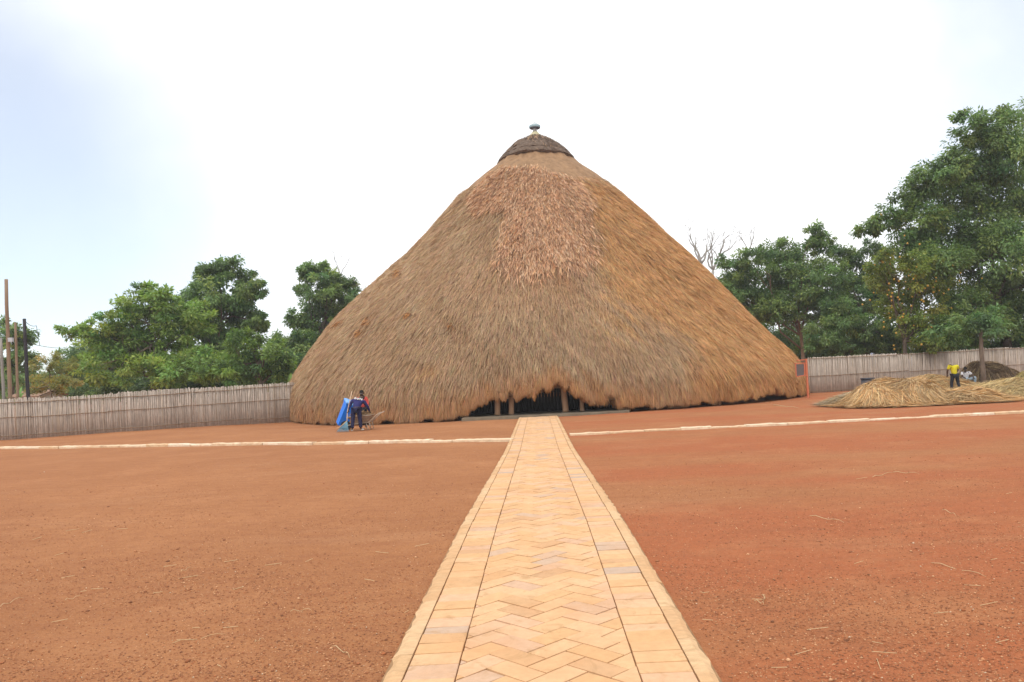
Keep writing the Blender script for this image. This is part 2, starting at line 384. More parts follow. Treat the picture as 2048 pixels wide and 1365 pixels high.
for s in (-1, 1):
    y = yb[s]
    while y < Y1 - 0.2:
        d = random.uniform(0.15, 0.235); h0 = half_w(y); x0, x1 = HB * h0 / 0.985, (HB + BW) * h0 / 0.985
        rows.append((y, [(s * x0, y + random.uniform(-.006, .006)), (s * x1, y + random.uniform(-.006, .006)), (s * x1, y + d), (s * x0, y + d)][::s])); y += d
rows.sort(key=lambda t: (t[0] < 4.2, t[0]))
for y, p in rows:
    vs_, fs, c = slab(p, 0.0, 0.053, 0.003 + random.random() * 0.003, 0.004, 0.003)
    if n_ind < 300: MB().add(vs_, fs).build('border_brick', stone, path, loc=(c.x, c.y, 0)); n_ind += 1
    else: far.add([(v[0] + c.x, v[1] + c.y, v[2]) for v in vs_], fs)
if far.v: props(far.build('border_bricks', stone_i, path), kind='stuff')
# kerb stones: rough outer edge, top sloping outwards
for s in (-1, 1):
    y = Y0
    while y < Y1 - 0.2:
        d = min(random.uniform(0.42, 0.75), Y1 - y); h0 = half_w(y + d / 2); x0 = (HB + BW) * h0 / 0.985 + 0.004; x1 = h0 + 0.0
        k = max(3, int(d / 0.12)); vs_ = []; fs = []
        skew = 0.05
        for i in range(k + 1):
            yy = y + 0.003 + (d - 0.006) * i / k
            xo = x1 + random.uniform(-0.004, 0.004) - 0.010 * (random.random() > 0.85); zt = 0.056 + random.uniform(-0.003, 0.003)
            xm = x0 + (xo - x0) * 0.62
            vs_ += [(s * x0, yy, 0.0), (s * x0, yy, zt), (s * xm, yy + skew * 0.3, zt - 0.003), (s * xo, yy + skew * 0.4, zt - 0.028 + random.uniform(-0.006, 0.006)), (s * (xo + 0.012), yy + skew * 0.4, -0.05)]
        for i in range(k):
            for j in range(4):
                a = i * 5 + j; f = (a, a + 5, a + 6, a + 1); fs.append(f if s > 0 else f[::-1])
        fs += [(0, 1, 2, 3, 4) if s > 0 else (4, 3, 2, 1, 0), tuple(k * 5 + j for j in ((4, 3, 2, 1, 0) if s > 0 else (0, 1, 2, 3, 4)))]
        MB().add(vs_, fs).build('kerb_stone', kstone, path); y += d

# low kerb lines crossing the yard left and right of the path
kpale = random_mat('pale_kerb_stone', [(0.0, (0.66, 0.47, 0.29)), (0.4, (0.76, 0.60, 0.42)), (1.0, (0.80, 0.68, 0.52))], False, 0.85, 9, 0.22, (0.55, 0.33, 0.17), 0.3, 0.1)
def kerb_line(A, B, label, hgt):
    root = empty('stone_kerb', (0, 0, 0), 0, label, 'kerb')
    A, B = Vector(A), Vector(B); D = (B - A); Ln = D.length; D.normalize(); Nn = Vector((-D.y, D.x, 0)); s = 0
    while s < Ln:
        d = min(random.uniform(0.7, 1.25), Ln - s + 0.02); off = random.uniform(-0.03, 0.03); hh = hgt + random.uniform(-0.022, 0.018); w = 0.30 + random.uniform(-0.05, 0.06); k = 6; vs_ = []; fs = []
        for i in range(k + 1):
            p = A + D * (s + 0.006 + (d - 0.012) * i / k); t1 = random.uniform(-0.012, 0.012); t2 = random.uniform(-0.016, 0.016)
            for (q, z) in ((0, -0.06), (0.0 + t1, hh * 0.8 + t2 * 0.5), (0.025 + t1, hh + t2), (w - 0.03, hh + t2 * 0.6), (w, -0.06)):
                P = p + Nn * (q + off); vs_.append((P.x, P.y, z))
        for i in range(k):
            for j in range(4): a = i * 5 + j; fs.append((a, a + 5, a + 6, a + 1)[::-1])
        fs += [(0, 1, 2, 3, 4), tuple(k * 5 + j for j in (4, 3, 2, 1, 0))]
        MB().add(vs_, fs).build('kerb_stone', kpale, root); s += d
kl0, kl1 = ground(0, 899), ground(1022, 884)
kl0 = kl0 + (kl0 - kl1) * 0.15
kerb_line(kl0, kl1, 'pale stone kerb line crossing the yard left of the path', 0.075)
kr0, kr1 = ground(1140, 872), ground(2048, 827)
kr1 = kr1 + (kr1 - kr0) * 0.12
kerb_line(kr0, kr1, 'pale stone kerb line crossing the yard right of the path', 0.06)

# ------------------------------------------------------------------ the thatched hut
HC = Vector((0.6, 50.7, 0))
sil = [(-435, 71), (-400, 121), (-353, 172), (-301, 226), (-248, 280), (-190, 338), (-133, 392), (-75, 447), (-26, 493), (5, 515), (38, 523), (66, 521)]
prof = []
for v, hw in sil:
    r = (hw / F) * HC.y / (0.954 + 0.3 * hw / F) - 0.06; prof.append((H - v * (HC.y - 0.3 * r) / F, r))
prof.sort()                                             # (z, r) from the eaves up
PZ = np.array([p[0] for p in prof]); PR = np.array([p[1] for p in prof])
ZT = PZ[-1]
def prof_r(z): return np.interp(z, PZ, PR)
zs_fine = np.linspace(-0.3, ZT, 410); rs_fine = prof_r(zs_fine)
ker = np.ones(21) / 21; rs_fine = np.convolve(np.pad(rs_fine, 10, 'edge'), ker, 'valid')
arc = np.concatenate(([0], np.cumsum(np.hypot(np.diff(zs_fine), np.diff(rs_fine))))); SL = arc[-1]
def surf(s): return np.interp(s, arc, zs_fine), np.interp(s, arc, rs_fine)     # arc length from the eaves -> z, r
def slope(s):
    z0, r0 = surf(s - 0.3); z1, r1 = surf(s + 0.3); d = np.hypot(z1 - z0, r1 - r0) + 1e-9
    return (z1 - z0) / d, (r1 - r0) / d                # unit vector up the slope in (z, r)
# azimuth: 0 faces the camera, positive to the right
def place(phi, r, z): return np.stack([HC.x + r * np.sin(phi), HC.y - r * np.cos(phi), z], -1)
def lump(phi, s):      # broad unevenness of the thatch
    zz_ = surf(s)[0]; bulge = (0.15 - 0.42 * np.sin(phi)) * np.exp(-((zz_ - 5.0) / 3.0) ** 2)      # fuller on the left than on the right
    return bulge + (0.07 * np.sin(3 * phi + 1.1) * np.sin(0.55 * s + 0.5) + 0.05 * np.sin(9 * phi + 0.7 * s) + 0.035 * np.sin(17 * phi - 0.9 * s + 2)
            + 0.025 * np.sin(31 * phi + 1.9 * s)) * np.clip(s / 1.5, 0.25, 1)
# height of the eaves over the ground, read along the front
ex = [(575, .05), (850, .05), (885, .10), (905, .11), (929, .18), (962, .46), (985, .68), (1017, .62), (1047, .64), (1073, .80), (1095, .97), (1112, 1.12), (1122, 1.06), (1129, .98), (1144, .74), (1153, .56), (1174, .42), (1191, .24), (1215, .25), (1235, .18), (1277, .13), (1330, .12), (1390, .12), (1440, .14), (1500, .16), (1540, .20), (1570, .12), (1620, .08)]
ephi = []
for x, z in ex:
    u = (x - HC.x / HC.y * F * 0 - VX) ; k = (u * 35.3 / F - HC.x) if abs(u) < 470 else None
    uu = u / F
    # ray X = uu*Y against the eaves circle
    a_ = 1 + uu * uu; b_ = -2 * (HC.x * uu + HC.y); c_ = HC.x ** 2 + HC.y ** 2 - 15.6 ** 2; disc = max(b_ * b_ - 4 * a_ * c_, 0); Yh = (-b_ - math.sqrt(disc)) / (2 * a_)
    ephi.append(math.atan2(uu * Yh - HC.x, HC.y - Yh))
ez = [e[1] for e in ex]
def eave_z(phi): return np.interp(phi, ephi, ez, left=0.06, right=0.08) - 0.17 * np.exp(-((phi + 0.75) / 0.45) ** 2) + 0.05 * np.clip(np.sin(61 * phi) + np.sin(97 * phi + 1) + np.sin(23 * phi + 2) - 0.4, 0, 2)

hut = empty('thatched_hut', HC, 0, 'huge conical thatched hut with a low arched doorway and a finial on top', 'hut')
# dense body of the roof: outer and inner skin
thatch_body = noise_mat('old_thatch', (0.20, 0.12, 0.065), (0.36, 0.22, 0.12), 3, 0.95, 0.6, (1, 1, 0.25), bscale=30)
nph, nsr = 220, 60
ph = np.linspace(-np.pi, np.pi, nph, endpoint=False); ss = np.linspace(0, SL, nsr)
def shell(off, lift):
    P_, S_ = np.meshgrid(ph, ss, indexing='xy')
    e = eave_z(P_) + lift + (0.10 + 0.26 * np.clip(eave_z(P_) / 0.4, 0, 1)) * (off > -0.2); s2 = np.maximum(S_, np.interp(e, zs_fine, arc)); z, r = surf(s2); dz, dr = slope(s2)
    r2 = r + lump(P_, s2) * (off > -0.2) + off * dz; z2 = z - off * dr
    return place(P_, np.maximum(r2, 0.05), z2)
A_ = shell(-0.09, 0.12); B_ = shell(-0.75, 0.35)
B_[..., 2] = np.maximum(B_[..., 2], 0.3)
vid = np.arange(nph * nsr).reshape(nsr, nph); nxp = np.roll(vid, -1, 1); off = nph * nsr
qo = np.stack([vid[:-1], nxp[:-1], nxp[1:], vid[1:]], -1).reshape(-1, 4); qi = np.stack([vid[:-1], vid[1:], nxp[1:], nxp[:-1]], -1).reshape(-1, 4) + off
lip = np.stack([vid[0], vid[0] + off, nxp[0] + off, nxp[0]], -1)
Vh = np.concatenate([A_.reshape(-1, 3), B_.reshape(-1, 3)]) - np.array(HC)
link(np_mesh('thatch_body', Vh, [qo, qi, lip], thatch_body, smooth=True), hut)

def smooth_noise(x, y, k):       # cheap value noise in picture-sized units
    v = np.zeros_like(x)
    g_ = np.random.default_rng(k)
    for i in range(7):
        a, b_, c, d = g_.normal(size=4); v += np.sin(a * x + b_ * y + 6 * c) * (0.7 ** i) ; x, y = x * 1.6 + d, y * 1.6
    return v / 2.2
def in_poly(x, y, poly):
    poly = np.array(poly, float); ins = np.zeros(x.shape, bool); j = len(poly) - 1
    for i in range(len(poly)):
        xi, yi, xj, yj = *poly[i], *poly[j]
        ins ^= ((yi > y) != (yj > y)) & (x < (xj - xi) * (y - yi) / (yj - yi + 1e-12) + xi); j = i
    return ins
patch_poly = [(1019, 341), (978, 359), (955, 382), (939, 404), (949, 431), (986, 423), (1015, 429), (1011, 463), (1004, 500), (997, 545), (1033, 553), (1064, 566), (1105, 537), (1140, 550), (1185, 528), (1181, 484), (1167, 443), (1182, 415), (1156, 371), (1125, 353), (1105, 357), (1074, 338)]
TUFT = np.random.default_rng(99).random(4000)
def tooth(phi):        # the eaves hang in pointed tufts of uneven length
    t = phi / 0.0165 + 0.7 * np.sin(phi * 47) + 0.5 * np.sin(phi * 131); i = np.floor(t).astype(int) % 4000; f = np.abs(t - np.floor(t) - 0.5) * 2
    t2 = phi / 0.007 + 0.4 * np.sin(phi * 89); i2 = (np.floor(t2).astype(int) + 1777) % 4000; f2 = np.abs(t2 - np.floor(t2) - 0.5) * 2
    h = TUFT[i]; return (0.26 * h ** 1.5 + 0.16 * f ** 1.4 + 0.07 * f2 + 0.06 * TUFT[i2] + 0.16 * (h > 0.86)) * np.clip(eave_z(phi) / 0.22, 0.42, 1.15)
def blades(n, phi, s, length, width, lift0, lift1, swing, col, seed, sag=0.0):
    """tapered straw ribbons lying down the slope; s is the arc position of the upper end"""
    g_ = np.random.default_rng(seed)
    z, r = surf(s); dz, dr = slope(s); lu = lump(phi, s)
    # local frame: down-slope, sideways, outwards
    down = np.stack([-dr * np.sin(phi), dr * np.cos(phi), -dz], -1)
    side = np.stack([np.cos(phi), np.sin(phi), np.zeros(n)], -1)
    out = np.stack([dz * np.sin(phi), -dz * np.cos(phi), -dr], -1)
    P0 = place(phi, r, z) + out * (lu + lift0)[:, None]
    an = swing * g_.normal(size=n) + 0.07 * smooth_noise(phi * 34, s * 0.7, 55); d = down * np.cos(an)[:, None] + side * np.sin(an)[:, None]; w = side * np.cos(an)[:, None] - down * np.sin(an)[:, None]
    tw = 0.7 * g_.normal(size=n); w = w * np.cos(tw)[:, None] + out * np.sin(tw)[:, None]
    Pm = P0 + d * (length * 0.5)[:, None] + out * ((lift1 - lift0) * 0.6 + 0.02 * g_.normal(size=n))[:, None]
    Pt = P0 + d * length[:, None] + out * ((lift1 - lift0))[:, None] + side * (0.05 * g_.normal(size=n) * length)[:, None]
    Pt[:, 2] -= sag
    hw = (width / 2)[:, None]
    V = np.stack([P0 - w * hw * 0.7, P0 + w * hw * 0.7, Pm + w * hw, Pm - w * hw, Pt], 1)
    return V - np.array(HC), np.repeat(col, 5, 0)
def blade_mesh(name, V, C, mat, parent, kind='stuff'):
    n = len(V); b = 5 * np.arange(n)[:, None]
    o = np_mesh(name, V.reshape(-1, 3), [np.array([[0, 1, 2, 3]]) + b, np.array([[3, 2, 4]]) + b], mat, C)
    link(o, parent); props(o, kind=kind); return o
straw = tint_mat('straw', 0.78, 0.12, 0.18)

def zone_colour(phi, s, g_):
    """thatch colour by where it lies: old grey thatch, newer orange thatch on the right, rusty eaves"""
    z, r = surf(s); P = place(phi, r, z); x, y = to_px(P); n = len(x)
    nz = smooth_noise(phi * 22, s * 0.8, 5); nf = smooth_noise(phi * 80, s * 2.4, 6)
    xb = np.interp(y, [340, 370, 470, 600, 640, 690, 740, 815], [1125, 1150, 1195, 1215, 1300, 1375, 1395, 1405])
    org = np.clip((x - xb + 22 * nz + 10 * nf) / 34 + 0.5, 0, 1)
    top = np.interp(x, [1140, 1180, 1260, 1330, 1480, 1560], [362, 368, 395, 440, 560, 600]); top2 = np.interp(x, [1140, 1190, 1250, 1310, 1400], [355, 362, 392, 432, 520])
    org *= np.clip((y - top2) / 16 + 0.5, 0, 1)
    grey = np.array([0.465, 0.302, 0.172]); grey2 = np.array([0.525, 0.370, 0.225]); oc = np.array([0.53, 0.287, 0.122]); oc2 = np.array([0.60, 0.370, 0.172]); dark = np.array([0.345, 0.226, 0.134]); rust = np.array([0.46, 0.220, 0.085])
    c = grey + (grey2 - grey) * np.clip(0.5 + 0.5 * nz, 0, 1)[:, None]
    # darker band low on the front
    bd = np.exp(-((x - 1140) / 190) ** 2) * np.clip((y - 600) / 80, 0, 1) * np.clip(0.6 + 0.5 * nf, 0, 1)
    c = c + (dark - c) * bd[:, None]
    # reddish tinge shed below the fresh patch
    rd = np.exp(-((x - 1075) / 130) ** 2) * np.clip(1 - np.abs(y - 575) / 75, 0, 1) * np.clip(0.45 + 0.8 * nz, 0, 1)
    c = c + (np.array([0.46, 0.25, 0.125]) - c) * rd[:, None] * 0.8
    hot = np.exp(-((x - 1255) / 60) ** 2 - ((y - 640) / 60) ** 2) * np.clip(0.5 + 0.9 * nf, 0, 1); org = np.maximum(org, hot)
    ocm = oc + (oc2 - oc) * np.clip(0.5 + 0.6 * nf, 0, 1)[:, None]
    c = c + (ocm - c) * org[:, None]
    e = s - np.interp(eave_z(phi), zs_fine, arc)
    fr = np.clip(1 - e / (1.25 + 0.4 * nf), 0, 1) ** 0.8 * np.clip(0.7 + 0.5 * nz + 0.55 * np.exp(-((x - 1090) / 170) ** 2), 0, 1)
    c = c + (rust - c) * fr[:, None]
    sp = np.exp(-((x - 860) / 25) ** 2 - ((y - 750) / 14) ** 2); c = c + (oc - c) * np.clip(sp, 0, 1)[:, None] * 0.6
    lock = smooth_noise(phi * 150, s * 0.32, 41); lock2 = smooth_noise(phi * 60, s * 3.5, 42)
    c = c * (1 + 0.09 * lock + 0.08 * lock2 * (0.5 + org))[:, None]
    v = 0.86 + 0.28 * g_.random(n); pick = g_.random(n); v = np.where(pick > 0.95, v * 1.25, v); v = np.where(pick < 0.05, v * 0.62, v)
    c = c * v[:, None] * (1 + 0.06 * g_.normal(size=(n, 3)))
    return np.clip(c, 0.02, 0.8)
NB = 300000
g1_ = np.random.default_rng(3)
# more blades on the side that faces the yard, a thinner cover round the back
phi = np.where(g1_.random(NB) < 0.86, (g1_.random(NB) * 2 - 1) * 1.95, 1.95 + g1_.random(NB) * (2 * np.pi - 3.9)); phi = (phi + np.pi) % (2 * np.pi) - np.pi
tmp = g1_.random(NB); # area weighted: radius shrinks upwards
s_up = SL * (1 - np.sqrt(1 - tmp * (1 - 0.02)))
e_s = np.interp(eave_z(phi), zs_fine, arc)
length = 0.30 + 0.60 * g1_.random(NB); s_up = np.maximum(s_up, e_s + length * 0.97 - 0.15 + tooth(phi) + 0.05 * g1_.random(NB))
s_up = np.minimum(s_up, SL + 0.1)
tuft = smooth_noise(phi * 70, s_up * 0.6, 9)
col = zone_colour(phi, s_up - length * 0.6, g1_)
xx, yy = to_px(place(phi, *surf(s_up - length * 0.5)[::-1])); orgz = np.clip((xx - 1180) / 120, 0, 1)
lift1 = 0.03 + 0.035 * g1_.random(NB) + 0.028 * tuft * (0.6 + 1.2 * orgz) + 0.03 * orgz * g1_.random(NB)
stray = g1_.random(NB) > 0.992
lift1 = np.where(stray, lift1 + 0.12 * g1_.random(NB), lift1)
swing = np.where(stray, 0.5, 0.11)
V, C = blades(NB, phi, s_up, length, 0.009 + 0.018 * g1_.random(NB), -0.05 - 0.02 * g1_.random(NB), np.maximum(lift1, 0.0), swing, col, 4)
blade_mesh('thatch_straw', V, C, straw, hut)
# ragged eaves: hanging layers under the edge, in clumps of uneven length
NE = 52000; ge_ = np.random.default_rng(8)
phi = (ge_.random(NE) * 2 - 1) * 1.9; e = eave_z(phi)
cl_ = smooth_noise(phi * 120, phi * 40, 12); cl2 = smooth_noise(phi * 420, phi * 10, 13)
depth = ge_.random(NE) ** 1.3                                           # 0 outside .. 1 inside
length = 0.28 + 0.35 * ge_.random(NE)
tip = e - 0.19 * np.clip(e / 0.3, 0.3, 1) + tooth(phi + 0.006 * depth) + 0.16 * depth * np.clip(e, 0.1, 0.7) + 0.05 * ge_.random(NE)
tip = np.maximum(tip, 0.012 - 0.17 * np.exp(-((phi + 0.75) / 0.45) ** 2))
zt = tip + length; _, r = surf(np.interp(zt, zs_fine, arc)); rr_ = r - 0.04 - 0.6 * depth + 0.07 * ge_.random(NE) + 0.05 * cl_
P0 = place(phi, rr_ - 0.03, zt); Pt = place(phi + 0.0015 * ge_.normal(size=NE), rr_ + 0.05 * ge_.normal(size=NE), tip); Pm = (P0 + Pt) / 2 + 0.012 * ge_.normal(size=(NE, 3))
tw = ge_.normal(size=NE) * 0.6 + phi; w = np.stack([np.cos(tw), np.sin(tw), np.zeros(NE)], -1) * (0.012 + 0.016 * ge_.random(NE))[:, None]
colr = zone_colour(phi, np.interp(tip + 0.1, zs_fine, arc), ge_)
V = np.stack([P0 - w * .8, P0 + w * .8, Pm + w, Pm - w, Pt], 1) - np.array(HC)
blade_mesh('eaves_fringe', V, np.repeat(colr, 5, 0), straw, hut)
# the fresh patch: loose pinkish straw hung over the old thatch
NPC = 90000; gp_ = np.random.default_rng(21)
phi = (gp_.random(NPC) * 2 - 1) * 0.9; s_ = SL * (0.30 + 0.68 * gp_.random(NPC))
x, y = to_px(place(phi, *surf(s_)[::-1])); jx, jy = x + (4 + np.clip((x - 1120) / 14, 0, 4) + np.clip((y - 420) / 15, 0, 9)) * gp_.normal(size=NPC), y + (4 + np.clip((y - 490) / 10, 0, 5)) * gp_.normal(size=NPC)
k = in_poly(jx, jy, patch_poly); phi, s_, x, y = phi[k], s_[k], x[k], y[k]; n = len(phi)
palp = np.array([(0.56, 0.335, 0.20), (0.62, 0.40, 0.26), (0.50, 0.27, 0.15), (0.64, 0.46, 0.32), (0.52, 0.32, 0.20), (0.34, 0.20, 0.13), (0.58, 0.37, 0.19)])
ci = gp_.integers(0, len(palp), n); mot = smooth_noise(phi * 70, s_ * 2.0, 31)
col = palp[ci] * (0.8 + 0.4 * gp_.random((n, 1))) * (1 + 0.12 * mot[:, None]); dk = gp_.random(n) < 0.13; col[dk] *= 0.5; lt = gp_.random(n) > 0.88; col[lt] = np.array([0.64, 0.47, 0.31])  # darkened straws stand for shaded gaps, paled ones for highlights
length = 0.35 + 0.5 * gp_.random(n)
V, C = blades(n, phi, s_ + 0.25, length, 0.015 + 0.028 * gp_.random(n), 0.01 + 0.05 * gp_.random(n), 0.06 + 0.17 * gp_.random(n) ** 1.5 + 0.06 * mot, np.full(n, 0.18), np.clip(col * np.array([1.09, 1.05, 1.00]), 0.02, 0.85), 22)
o = blade_mesh('fresh_thatch_patch', V, C, straw, hut); props(o, 'fresh pinkish straw patch high on the front of the roof')
# damaged spots in the old thatch on the left
gd = np.random.default_rng(77); DV, DC = [], []
for (cx, cy, w_, h_) in ((745, 658, 4, 9), (728, 680, 3, 5), (799, 556, 7, 8), (693, 664, 9, 5), (822, 645, 6, 3), (905, 663, 3, 6)):
    m_ = 400000; phi = (gd.random(m_) * 2 - 1) * 1.5; s_ = SL * gd.random(m_); x, y = to_px(place(phi, *surf(s_)[::-1]))
    k = ((x - cx) / w_) ** 2 + ((y - cy) / h_) ** 2 < 1; phi, s_ = phi[k][:34], s_[k][:34]; n = len(phi)
    c = np.where((gd.random(n) < 0.4)[:, None], np.array([0.15, 0.07, 0.03]), np.array([0.55, 0.27, 0.10])) * (0.6 + 0.7 * gd.random((n, 1)))
    V, C = blades(n, phi, s_ + 0.2, 0.25 + 0.3 * gd.random(n), 0.02 + 0.03 * gd.random(n), np.full(n, 0.03), 0.06 + 0.13 * gd.random(n), np.full(n, 0.4), c, int(cx)); DV.append(V); DC.append(C)
blade_mesh('torn_straw', np.concatenate(DV), np.concatenate(DC), straw, hut)

# coiled cap of dark rings and the finial
capm = noise_mat('dark_rope_straw', (0.06, 0.042, 0.034), (0.22, 0.155, 0.11), 9, 0.95, 0.8, (1, 1, 3.0), bscale=40)
rings = [(15.36, 2.36, .38), (15.70, 2.12, .34), (15.98, 1.86, .32), (16.24, 1.58, .30), (16.47, 1.28, .27), (16.64, 0.98, .22), (16.78, 0.68, .14)]
rings = [(15.36 + (z - 15.36) * 0.90, r, h * 0.92) for z, r, h in rings]
for i, (z, r, h) in enumerate(rings):
    mb = MB(); n = 72; vs_ = []; fs = []
    pr = [(r - 0.42, h * 0.2), (r - 0.02, -0.07), (r + 0.09, 0.04), (r - 0.02, h * 0.55), (r - 0.12, h * 0.85), (r - 0.3, h * 1.15), (max(r - 0.55, 0.06), h * 1.25)]
    wob = [random.uniform(-0.035, 0.035) for _ in range(n)]; wz = [random.uniform(-0.05, 0.05) for _ in range(n)]; t0 = random.random() * 6
    for (a, b_) in pr:
        for j in range(n):
            tt_ = 2 * math.pi * j / n; rr2 = a + wob[j] + 0.03 * math.sin(5 * tt_ + t0)
            vs_.append((rr2 * math.cos(tt_), rr2 * math.sin(tt_), z + b_ + wz[j] + 0.05 * math.sin(2 * tt_ + t0)))
    for a in range(len(pr) - 1):
        for j in range(n): fs.append((a * n + j, a * n + (j + 1) % n, (a + 1) * n + (j + 1) % n, (a + 1) * n + j))
    mb.add(vs_, fs).build('cap_ring', capm, hut)
nc = 2600; gc = np.random.default_rng(50); ii = gc.integers(0, len(rings), nc); ang = gc.random(nc) * 6.283; zc = np.array([r_[0] for r_ in rings])[ii]; rc = np.array([r_[1] for r_ in rings])[ii]
P0 = np.stack([(rc - 0.1) * np.cos(ang), (rc - 0.1) * np.sin(ang), zc + 0.1 + 0.22 * gc.random(nc)], -1); a2 = ang + 0.12 * gc.normal(size=nc) * (1 + (gc.random(nc) > .8) * 2); r2 = rc + 0.04 + 0.06 * gc.random(nc)
Pt = np.stack([r2 * np.cos(a2), r2 * np.sin(a2), zc - 0.10 + 0.12 * gc.random(nc)], -1); Pm = (P0 + Pt) / 2; Pm[:, :2] *= 1.03
w = np.stack([-np.sin(ang), np.cos(ang), np.zeros(nc)], -1) * 0.014
cc = np.where((gc.random(nc) > 0.66)[:, None], np.array([0.42, 0.28, 0.17]), np.array([0.10, 0.066, 0.048])) * (0.6 + 0.7 * gc.random((nc, 1)))
blade_mesh('cap_straw', np.stack([P0 - w, P0 + w, Pm + w, Pm - w, Pt], 1), np.repeat(cc, 5, 0), straw, hut)
wht = noise_mat('white_enamel', (0.48, 0.51, 0.52), (0.55, 0.58, 0.58), 6, 0.45); yel = noise_mat('cream_enamel', (0.46, 0.42, 0.25), (0.52, 0.48, 0.32), 6, 0.5); teal = noise_mat('grey_blue_enamel', (0.26, 0.38, 0.42), (0.32, 0.44, 0.48), 6, 0.4); drk = noise_mat('dark_enamel', (0.09, 0.10, 0.15), (0.13, 0.14, 0.2), 6, 0.5)
fin = MB().lathe([(0.38, 16.92), (0.37, 17.02), (0.26, 17.14), (0.15, 17.26)], 28).build('finial', yel, hut, True)
MB().lathe([(0.14, 17.26), (0.125, 17.34), (0.14, 17.42)], 24).build('neck', wht, fin, True)
MB().lathe([(0.14, 17.42), (0.31, 17.45), (0.345, 17.48)], 32).build('disc_underside', drk, fin, True)
MB().lathe([(0.345, 17.48), (0.36, 17.52), (0.36, 17.62), (0.33, 17.645)], 32).build('disc_rim', teal, fin, True)
MB().lathe([(0.335, 17.645), (0.25, 17.66), (0.13, 17.79), (0.012, 17.92)], 28).build('tip', wht, fin, True)

# doorway: step, dark reed wall inside, posts wrapped in bark cloth
conc = noise_mat('shaded_cement', (0.125, 0.095, 0.065), (0.20, 0.155, 0.105), 2.5, 0.9, 0.3)  # cement colour darkened to carry the shade at the doorway
mb = MB(); n = 40; vs_ = []; fs = []
for i in range(n + 1):
    a = -0.25 + 0.46 * i / n
    for (r, z) in ((16.15, -0.05), (16.12, 0.08), (16.06, 0.105), (13.2, 0.115), (13.2, -0.05)):
        vs_.append((r * math.sin(a), -r * math.cos(a), z + 0.006 * math.sin(i * 1.3)))
for i in range(n):
    for j in range(4): k = i * 5 + j; fs.append((k, k + 5, k + 6, k + 1)[::-1])
fs += [(0, 1, 2, 3, 4)[::-1], tuple(n * 5 + j for j in range(5))]
mb.add(vs_, fs).build('door_step', conc, hut)
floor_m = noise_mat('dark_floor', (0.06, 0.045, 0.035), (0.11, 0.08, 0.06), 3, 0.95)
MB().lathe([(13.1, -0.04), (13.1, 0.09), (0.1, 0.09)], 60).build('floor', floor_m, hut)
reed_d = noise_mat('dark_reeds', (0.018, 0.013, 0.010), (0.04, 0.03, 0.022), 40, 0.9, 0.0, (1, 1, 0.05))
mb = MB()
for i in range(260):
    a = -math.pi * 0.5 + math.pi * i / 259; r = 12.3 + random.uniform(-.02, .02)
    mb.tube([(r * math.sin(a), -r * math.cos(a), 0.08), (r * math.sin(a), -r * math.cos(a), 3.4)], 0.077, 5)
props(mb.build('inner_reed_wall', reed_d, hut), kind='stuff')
bark = noise_mat('bark_cloth', (0.30, 0.175, 0.10), (0.42, 0.265, 0.165), 4, 0.95, 0.4, (1, 1, 0.3), bscale=20)
def post(xb, xt, y, ztop, rad, base=0.12):
    a = at(xb, 830, y); b_ = at(xt, 790, y)
    p0 = Vector((a.x - HC.x, y - HC.y, base)); p1 = Vector((b_.x - HC.x, y + 0.05 - HC.y, ztop))
    MB().tube([p0, p0.lerp(p1, 0.08), p0.lerp(p1, 0.5), p1], [rad * 1.12, rad, rad * 0.97, rad * 0.95], 12).build('post', bark, hut, True)
for xb, xt, y, rad_ in ((995, 996, 35.75, .125), (1023, 1024, 35.8, .12), (1132, 1126, 35.85, .14), (1165, 1163, 35.9, .10), ):
    post(xb, xt, y, 1.75, rad_)
# thatch bundles propped on the ground under the eaves
gb = np.random.default_rng(61); BV, BC = [], []
for cx, w_, zt_ in ((884, 9, .42), (858, 14, .36), (1246, 13, .44), (1345, 15, .40), (1362, 12, .42), (1430, 10, .34)):
    m_ = 260; u_ = (cx + w_ * (gb.random(m_) - 0.5) * 1.9 - VX) / F
    b2 = -2 * (HC.x * u_ + HC.y); a2 = 1 + u_ * u_; rad2 = 15.5 - 0.25 * gb.random(m_); Yh = (-b2 - np.sqrt(np.maximum(b2 * b2 - 4 * a2 * (HC.x ** 2 + HC.y ** 2 - rad2 ** 2), 0))) / (2 * a2)
    Pt = np.stack([u_ * Yh, Yh, 0.01 + 0.03 * gb.random(m_)], -1); P0 = Pt + np.stack([0.03 * gb.normal(size=m_), 0.05 * np.ones(m_), zt_ + 0.2 * gb.random(m_)], -1); Pm = (P0 + Pt) / 2 - np.array([0, 0.05, 0])
    w = np.stack([np.ones(m_), 0.4 * gb.normal(size=m_), np.zeros(m_)], -1) * 0.018
    BV.append(np.stack([P0 - w, P0 + w, Pm + w, Pm - w, Pt], 1)); c = np.array([0.40, 0.25, 0.135]) * (0.55 + 0.7 * gb.random((m_, 1))); BC.append(np.repeat(c, 5, 0))
blade_mesh('thatch_bundles', np.concatenate(BV) - np.array(HC), np.concatenate(BC), straw, hut)

